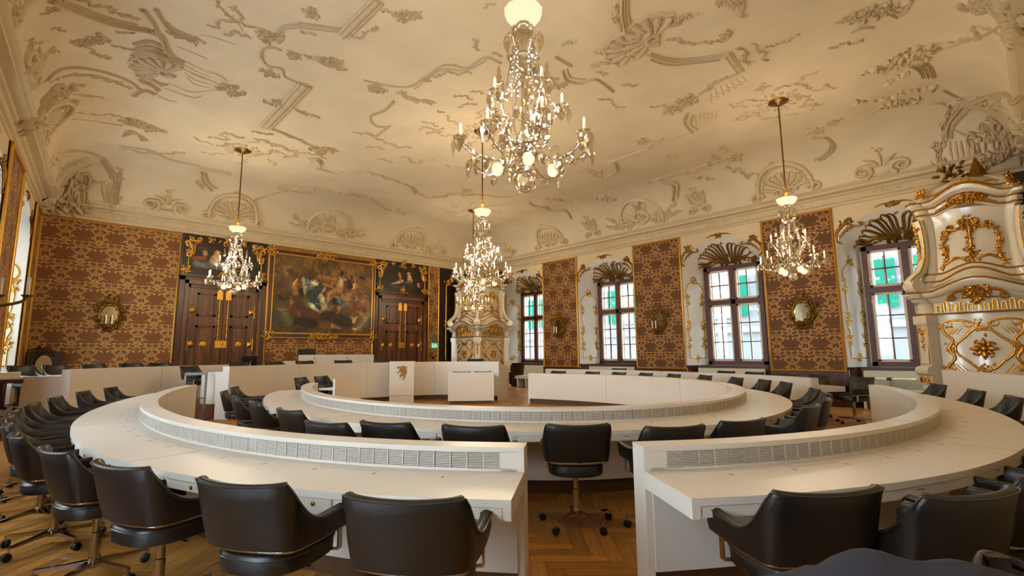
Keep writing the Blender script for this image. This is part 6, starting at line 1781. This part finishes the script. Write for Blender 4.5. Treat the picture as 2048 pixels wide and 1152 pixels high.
ORD = ['first', 'second', 'third', 'fourth', 'fifth', 'sixth', 'seventh', 'eighth', 'ninth', 'tenth', 'eleventh', 'twelfth', 'thirteenth', 'fourteenth', 'fifteenth', 'sixteenth', 'seventeenth', 'eighteenth', 'nineteenth', 'twentieth']
def chair(x, y, face, label, group, z=0.0, s=1.0, spin=0.0):
    """x, y: centre; face: direction the sitter looks, degrees from +x"""
    if not _ch_used[0]: r = CH0; _ch_used[0] = True
    else: r = copy_tree(CH0)
    r.location = (x, y, z); r.rotation_euler = (0, 0, math.radians(face) - PI / 2 + spin); r.scale = (s, s, s)
    tag(r, label, 'chair', group)
    return r
def snap(curve, side, d, x, y):      # a chair's place behind a desk: nearest station of the desk, d metres out, looking across it
    C = resample(catmull([(px, py, 0) for px, py in curve], 8), .107); O = offs(C, side * d)
    i = min(range(len(O)), key=lambda k: (O[k].x - x) ** 2 + (O[k].y - y) ** 2); n = C[i] - O[i]
    return O[i].x, O[i].y, math.degrees(math.atan2(n.y, n.x))
g1 = 'chairs along the outer desk on the damask side'
for i, (x, y, f, s) in enumerate([(1.36, 2.10, 39, 1), (.95, 2.86, 31, 1), (.58, 3.74, 22, 1), (.33, 4.60, 14, 1), (.13, 5.62, 6, 1), (.04, 6.50, 1, 1), (.00, 7.35, -3, 1), (.0, 8.15, -6, 1), (.13, 9.09, -11, 1), (.35, 10.34, -15, 1), (.71, 11.70, -20, 1), (1.16, 12.75, -24, 1)]):
    chair(x, y, f, 'black leather swivel chair, %s from the aisle at the outer desk on the damask side' % ORD[i], g1, s=s)
g2 = 'chairs along the outer desk on the window side'
OR_CH = [(2.70, .92, 55), (3.07, .50, 61), (3.72, .26, 66), (4.6, .10, 76), (5.7, -.05, 86), (7.9, .18, 100), (9.03, .56, 107), (10.13, .98, 113), (11.45, 1.55, 118)]
for i, (x, y, f) in enumerate(OR_CH):
    chair(x, y, f, 'black leather swivel chair, %s from the aisle at the outer desk on the window side' % ORD[i], g2)
chair(1.93, .42, 38, 'black leather swivel chair with a grey coat hung over its back', g2, s=.94)
g3 = 'chairs around the inner horseshoe desk'
IN_L = [(2.90, 3.54, 36), (2.50, 4.25, 26), (2.13, 4.62, 20), (2.28, 5.92, 8), (2.29, 7.17, -3), (2.33, 8.26, -10), (2.50, 9.68, -19), (2.91, 10.75, -25)]
IN_R = [(3.53, 2.97, 47), (3.97, 2.36, 58), (4.67, 2.13, 69), (6.23, 2.08, 90), (7.14, 2.18, 100), (8.15, 2.45, 111), (8.95, 2.80, 118), (9.95, 3.55, 126), (10.60, 4.15, 132), (11.20, 4.95, 138), (11.80, 5.95, 147), (12.05, 6.92, 153), (12.20, 7.85, 160), (12.22, 8.75, 168), (12.15, 9.65, 176), (11.95, 10.85, 186)]
for i, (x, y, f) in enumerate(IN_L):
    chair(x, y, f, 'black leather swivel chair, %s past the aisle round the inner desk towards the damask wall' % ORD[i], g3)
for i, (x, y, f) in enumerate(IN_R):
    lab = 'black leather swivel chair standing alone in the gap of the aisle' if i == 0 else 'black leather swivel chair, %s past the aisle round the inner desk towards the windows' % ORD[i - 1]
    chair(x, y, f, lab, g3, s=1.0 if i < 7 else 1.03)
for i, (x, y, f) in enumerate([(4.95, 13.0, -50), (5.6, 13.35, -60)]):
    chair(x, y, f, 'black leather swivel chair, %s behind the small free-standing panel' % ORD[i], 'chairs before the bench desk', s=1.04)
for i, (x, y) in enumerate([(9.64, 12.75), (10.15, 12.30)]):
    chair(x, y, 229, 'black leather swivel chair, %s behind the broad white front panel' % ORD[i], 'chairs behind the broad panel', s=1.04)
g5 = 'chairs behind the desk before the window benches'
for i, (x, y, f) in enumerate([(12.35, 2.80, 150), (12.95, 3.75, 155), (13.38, 4.65, 158), (13.72, 5.55, 160), (14.0, 6.45, 164), (14.35, 8.2, 170), (14.45, 9.2, 175), (14.5, 10.35, 180), (14.4, 11.9, 186)]):
    if i > 1: x, y, f = snap(ROW_R, 1, 1.08, x, y)
    chair(x, y, f, 'black leather swivel chair, %s along the window bench desk counted from the tall stove' % ORD[i], g5, s=1.06)
g6 = 'chairs on the platform'
for i, (x, y, f) in enumerate([(-.32, 15.75, -50), (.30, 15.75, -52), (1.05, 16.2, -56), (1.75, 16.55, -60), (2.5, 16.85, -64)]):
    if i > 0: x, y, f = snap(ROW_L, -1, 1.24, x, y)
    chair(x, y, f, 'black leather swivel chair, %s behind the platform desk counted from the carved chair' % ORD[i], g6, z=.36, s=1.08)
chair(2.75, 14.75, -55, 'black leather swivel chair alone in the gap beside the bench desk', g6, z=.36)
for i, (x, y, f) in enumerate([(4.0, 14.95, -60), (5.0, 15.35, -66), (6.0, 15.62, -78), (7.2, 15.72, -90), (8.5, 15.55, -105), (10.95, 13.9, -150)]):
    x, y, f = snap(GOV, -1, 1.08, x, y)
    chair(x, y, f, 'black leather swivel chair, %s behind the bowed bench desk counted from its platform end' % ORD[i], g6, z=.36, s=1.08)

# ------------------------------------------------------------------ benches in the window niches
for i, c in enumerate(WN):
    bn = empty('window_bench', (DR + .22, c, 0)); tag(bn, ['pale upholstered bench under the window beside the corner stove', 'pale upholstered bench under the second window from the corner stove', 'pale upholstered bench under the third window from the corner stove', 'pale upholstered bench under the window beside the tall front stove'][i], 'bench', 'benches in the window niches')
    y0_, y1_ = (-1.1, .18) if i == 0 else (-.35, 1.1) if i == 3 else (-1.1, 1.1)
    MB().box((-.55, y0_, .42), (-.02, y1_, .50)).build('seat_pad', M_GREEN, bn)
    MB().box((-.57, y0_ - .02, .38), (-.02, y1_ + .02, .42)).build('seat_board', M_WHITE, bn)
    MB().prism([(-.05, .50), (.02, .50), (-.02 + .08, .965), (.02, .965)], y0_ + .02, y1_ - .02, Matrix(((1, 0, 0, 0), (0, 0, 1, 0), (0, 1, 0, 0), (0, 0, 0, 1)))).build('backrest', M_GREEN, bn)
    for y in (y0_ + .1, (y0_ + y1_) / 2, y1_ - .1): MB().box((-.52, y - .03, 0), (-.02, y + .03, .38)).build('leg_panel', M_WHITE, bn)
tb = empty('folding_tablet', (DR - .10, 2.75, .66)); tag(tb, 'small white folding writing tablet on a bracket at the nearest window bench', 'tablet')
MB().box((-.02, -.02, -.16), (.02, .02, .10)).build('bracket', M_STEEL, tb); MB().box((-.15, -.55, .10), (.12, .45, .13)).build('tablet_board', M_PAPER, tb); MB().box((-.16, -.05, .08), (.13, .05, .15)).build('hinge_block', M_BLACK, tb)

# ------------------------------------------------------------------ small things
def monitor(label, x, y, z, rz, w=.5):
    m = empty('monitor', (x, y, z), rz); tag(m, label, 'monitor')
    MB().box((-w / 2, -.02, .08), (w / 2, .02, .08 + w * .6)).build('screen', M_SCREEN, m)
    MB().box((-w / 2, -.026, .08), (w / 2, -.02, .10)).build('bezel', M_BLACK, m)
    MB().bar((0, .0, .0), (0, .04, .25), .05, .02).build('stand', M_STEEL, m); MB().box((-.14, -.08, 0), (.14, .12, .015)).build('foot', M_STEEL, m)
    return m
monitor('flat monitor on the raised desk under the large painting', 6.60, 17.75, 1.30, math.radians(160), .58)
monitor('flat monitor on the platform desk before the door with the lady in white above', 4.55, 16.95, 1.11, math.radians(200), .50)
def gooseneck(label, x, y, z, a):
    m = empty('gooseneck_microphone', (x, y, z)); tag(m, label, 'microphone', 'gooseneck microphones')
    MB().lathe([(.035, 0), (.03, .015), (.008, .02)], 12).build('foot', M_BLACK, m, 40)
    MB().tube([(0, 0, .02), (.01 * math.cos(a), .01 * math.sin(a), .15), (.08 * math.cos(a), .08 * math.sin(a), .30)], .004, 5).build('stalk', M_BLACK, m)
    MB().tube([(.08 * math.cos(a), .08 * math.sin(a), .30), (.105 * math.cos(a), .105 * math.sin(a), .34)], .010, 6).build('capsule', M_BLACK, m)
for i, (x, y) in enumerate([(4.9, 14.72), (5.9, 14.98), (7.0, 15.15), (8.2, 15.10), (8.55, 15.0)]):
    gooseneck('thin black gooseneck microphone on the bowed bench desk, %s from the platform end' % ORD[i], x, y, 1.11, 2.6)
gooseneck('thin black gooseneck microphone on the platform desk beside the low monitor', 4.2, 16.75, 1.11, 2.4)
# emergency exit sign on the narrow damask strip
ex = empty('exit_sign', (12.80, DL - .05, 1.78)); tag(ex, 'green emergency exit sign with running figure on the narrow damask strip', 'sign')
M_EXIT = mat('exit_green', srgb(40, 160, 120), .4, emit=srgb(60, 200, 150), es=.8)
M_EXITW = mat('exit_white', srgb(240, 250, 246), .4, emit=(1, 1, 1, 1), es=1.0)
MB().box((-.17, -.03, 0), (.17, .03, .24)).build('sign_plate', M_EXIT, ex)
e = MB(); f_ = lambda p, q, w=.022: e.bar((p[0], -.033, p[1]), (q[0], -.033, q[1]), .006, w, (0, 0, 1))
MB().ball((.035, -.034, .19), (.018, .006, .018)).build('figure_head', M_EXITW, ex)
f_((.03, .165), (.0, .10), .035); f_((.03, .16), (.07, .13)); f_((.02, .15), (-.03, .14)); f_((.0, .10), (.05, .08)); f_((.05, .08), (.04, .03)); f_((.0, .10), (-.03, .06)); f_((-.03, .06), (-.07, .05))
e.build('running_figure', M_EXITW, ex)
MB().box((-.14, -.034, .02), (-.09, -.030, .22)).build('door_symbol', M_EXITW, ex)
MB().prism([(.08, .11), (.12, .11), (.12, .14), (.155, .10), (.12, .06), (.12, .09), (.08, .09)], .031, .034, RX(PI / 2)).build('arrow', M_EXITW, ex)
MB().box((-.14, -.02, .26), (.13, .02, .62)).build('lamp_housing', M_STEEL, ex)
sk = MB().box((-.06, -.012, -.06), (.06, .012, .06)); sk = sk.build('wall_socket', M_BLACK, None, None, (12.76, DL - .03, 1.35)); tag(sk, 'small black wall socket low on the narrow damask strip', 'socket')
# waste bin by the corner stove
wb_ = empty('waste_bin', (14.55, 16.05, 0)); tag(wb_, 'slim steel waste bin beside the window bench and corner stove', 'bin')
MB().lathe([(.12, 0), (.12, .02), (.125, .40), (.13, .42)], 20).build('bin_body', M_CHROME, wb_, 40); MB().lathe([(.133, .40), (.133, .43), (.115, .435), (.115, .40)], 20).build('bin_rim', M_BLACK, wb_, 40)
# carved high-backed chair against the damask
oc = empty('carved_armchair', (-.14, 18.45, .36), 0); tag(oc, 'old carved dark armchair with oval cream back panel in the corner', 'chair')
for s in (-1, 1):
    MB().lathe([(.035, 0)] + [(.03 + .014 * (i % 2), .06 * i) for i in range(1, 23)] + [(.0, 1.42)], 10, T3(s * .33, .25, 0)).build('turned_post', M_CARVED, oc, 40)
    MB().lathe([(.035, 0), (.025, .2), (.04, .4), (.03, .45)], 10, T3(s * .30, -.25, 0)).build('front_leg', M_CARVED, oc, 40)
    MB().tube([(s * .33, .25, .72), (s * .34, 0, .75), (s * .32, -.25, .72), (s * .32, -.28, .66)], .028, 8).build('armrest', M_CARVED, oc, 50)
    MB().bar((s * .31, -.24, .45), (s * .31, -.24, .70), .04).build('arm_post', M_CARVED, oc)
MB().box((-.34, -.28, .40), (.34, .27, .50)).build('seat', M_CREAMFAB, oc)
bk = MB().box((-.32, .225, .55), (.32, .265, 1.30)).build('back_board', M_CARVED, oc)
MB().prism([(.17 * math.cos(a), .92 + .29 * math.sin(a)) for a in [2 * PI * k / 28 for k in range(28)]], -.215, -.205, RX(PI / 2) @ Matrix.Scale(-1, 4, (0, 0, 1)) if False else RX(PI / 2)).build('oval_panel', M_CREAMFAB, oc).location = (0, 0.0, 0)
b = MB(); lay(b, clump(0, 1.32, .3, .04, random.Random(3), 12, .4) + [([(.20 * math.cos(a), .92 + .32 * math.sin(a)) for a in [2 * PI * k / 32 for k in range(33)]], .022)], lambda u, v: (Vector((u, .222, v)), Vector((0, -1, 0))), 1, 4); b.build('carved_crest', M_CARVED, oc, 60)
# grey coat over the back of the nearest chair
def coat():
    root = empty('coat', (1.93, .42, -.06), math.radians(38) - PI / 2); tag(root, 'dark grey woollen coat hung over the nearest chair back', 'coat')
    rg = random.Random(5); rings = []
    prof = [(-.10, .30), (-.12, .50), (-.15, .70), (-.13, .86), (-.06, .955), (.0, .98), (.07, .95), (.12, .86), (.13, .72), (.12, .55)]
    nx = 26
    ph = [rg.uniform(0, 6) for _ in range(6)]
    for i in range(nx):
        u = -.36 + .72 * i / (nx - 1); e = max(0, abs(u) - .24) * 1.3
        ring = []
        for k, (d, z) in enumerate(prof):
            w = .012 * math.sin(18 * u + ph[0] + z * 5) + .01 * math.sin(31 * u + ph[1] - z * 9)
            dd = -.27 + d * (1.15 - .8 * e) + w - .22 * (abs(u) / .3) ** 2 * -.35
            ring.append((u + .015 * math.sin(z * 14 + ph[2]), dd, z - e * .5 + .012 * math.sin(9 * u + ph[3])))
        rings.append(ring)
    MB().loft(rings, closed=False).build('coat_body', M_CLOTH, root, 180)
    s = MB().tube(catmull([(-.34, -.16, .80), (-.22, -.30, .985), (-.06, -.36, 1.0), (.12, -.36, .985), (.22, -.40, .90), (.24, -.44, .70)], 6), [.05 + .006 * math.sin(i) for i in range(31)], 10).build('coat_sleeve', M_CLOTH, root, 180)
    MB().tube(catmull([(.10, -.28, 1.0), (.16, -.22, 1.02), (.24, -.24, 1.0), (.30, -.2, .97)], 5), .014, 6).build('strap', M_BLACK, root, 60)
    MB().box((.14, -.26, .995), (.19, -.22, 1.03)).build('buckle', M_BLACK, root)
coat()

# ------------------------------------------------------------------ house across the street, seen through the windows
FX = DR + 13.0
hs = empty('town_house', (FX, 9, -8)); tag(hs, 'pale town house with green shutters seen through the windows', 'building')
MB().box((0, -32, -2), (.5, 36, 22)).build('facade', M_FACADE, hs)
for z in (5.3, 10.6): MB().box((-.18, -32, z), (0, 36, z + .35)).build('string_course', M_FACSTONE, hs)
def house_window(y, z, w=1.3, h=2.2):
    o = empty('house_window', (-.02, y, z), 0, hs)
    MB().box((-.10, -w / 2 - .15, -.15), (0, w / 2 + .15, h + .15)).build('surround', M_FACSTONE, o)
    MB().box((-.12, -w / 2, 0), (-.02, w / 2, h)).build('dark_glass', M_STEEL, o)
    MB().box((-.15, -.04, 0), (-.05, .04, h)).build('mullion', M_CREAMF, o)
    for s in (-1, 1): MB().box((-.16, s * (w / 2 + .40) - .40, -.05), (-.10, s * (w / 2 + .40) + .40, h + .05)).build('shutter', M_SHUTTER, o)
for y in (-27, -23.6, -20.2, -16.8, -13.4, -10.0, -6.6, -3.2, .2, 3.6, 7.0, 10.4, 13.8, 17.2, 20.6, 24.0, 27.4, 30.8):
    for z in (1.6, 6.6, 11.6): house_window(y, z)
st_ = MB().box((DR + 1.2, -40, -6.2), (FX + .2, 60, -6.0)).build('street', M_FACSTONE); tag(st_, kind='structure')
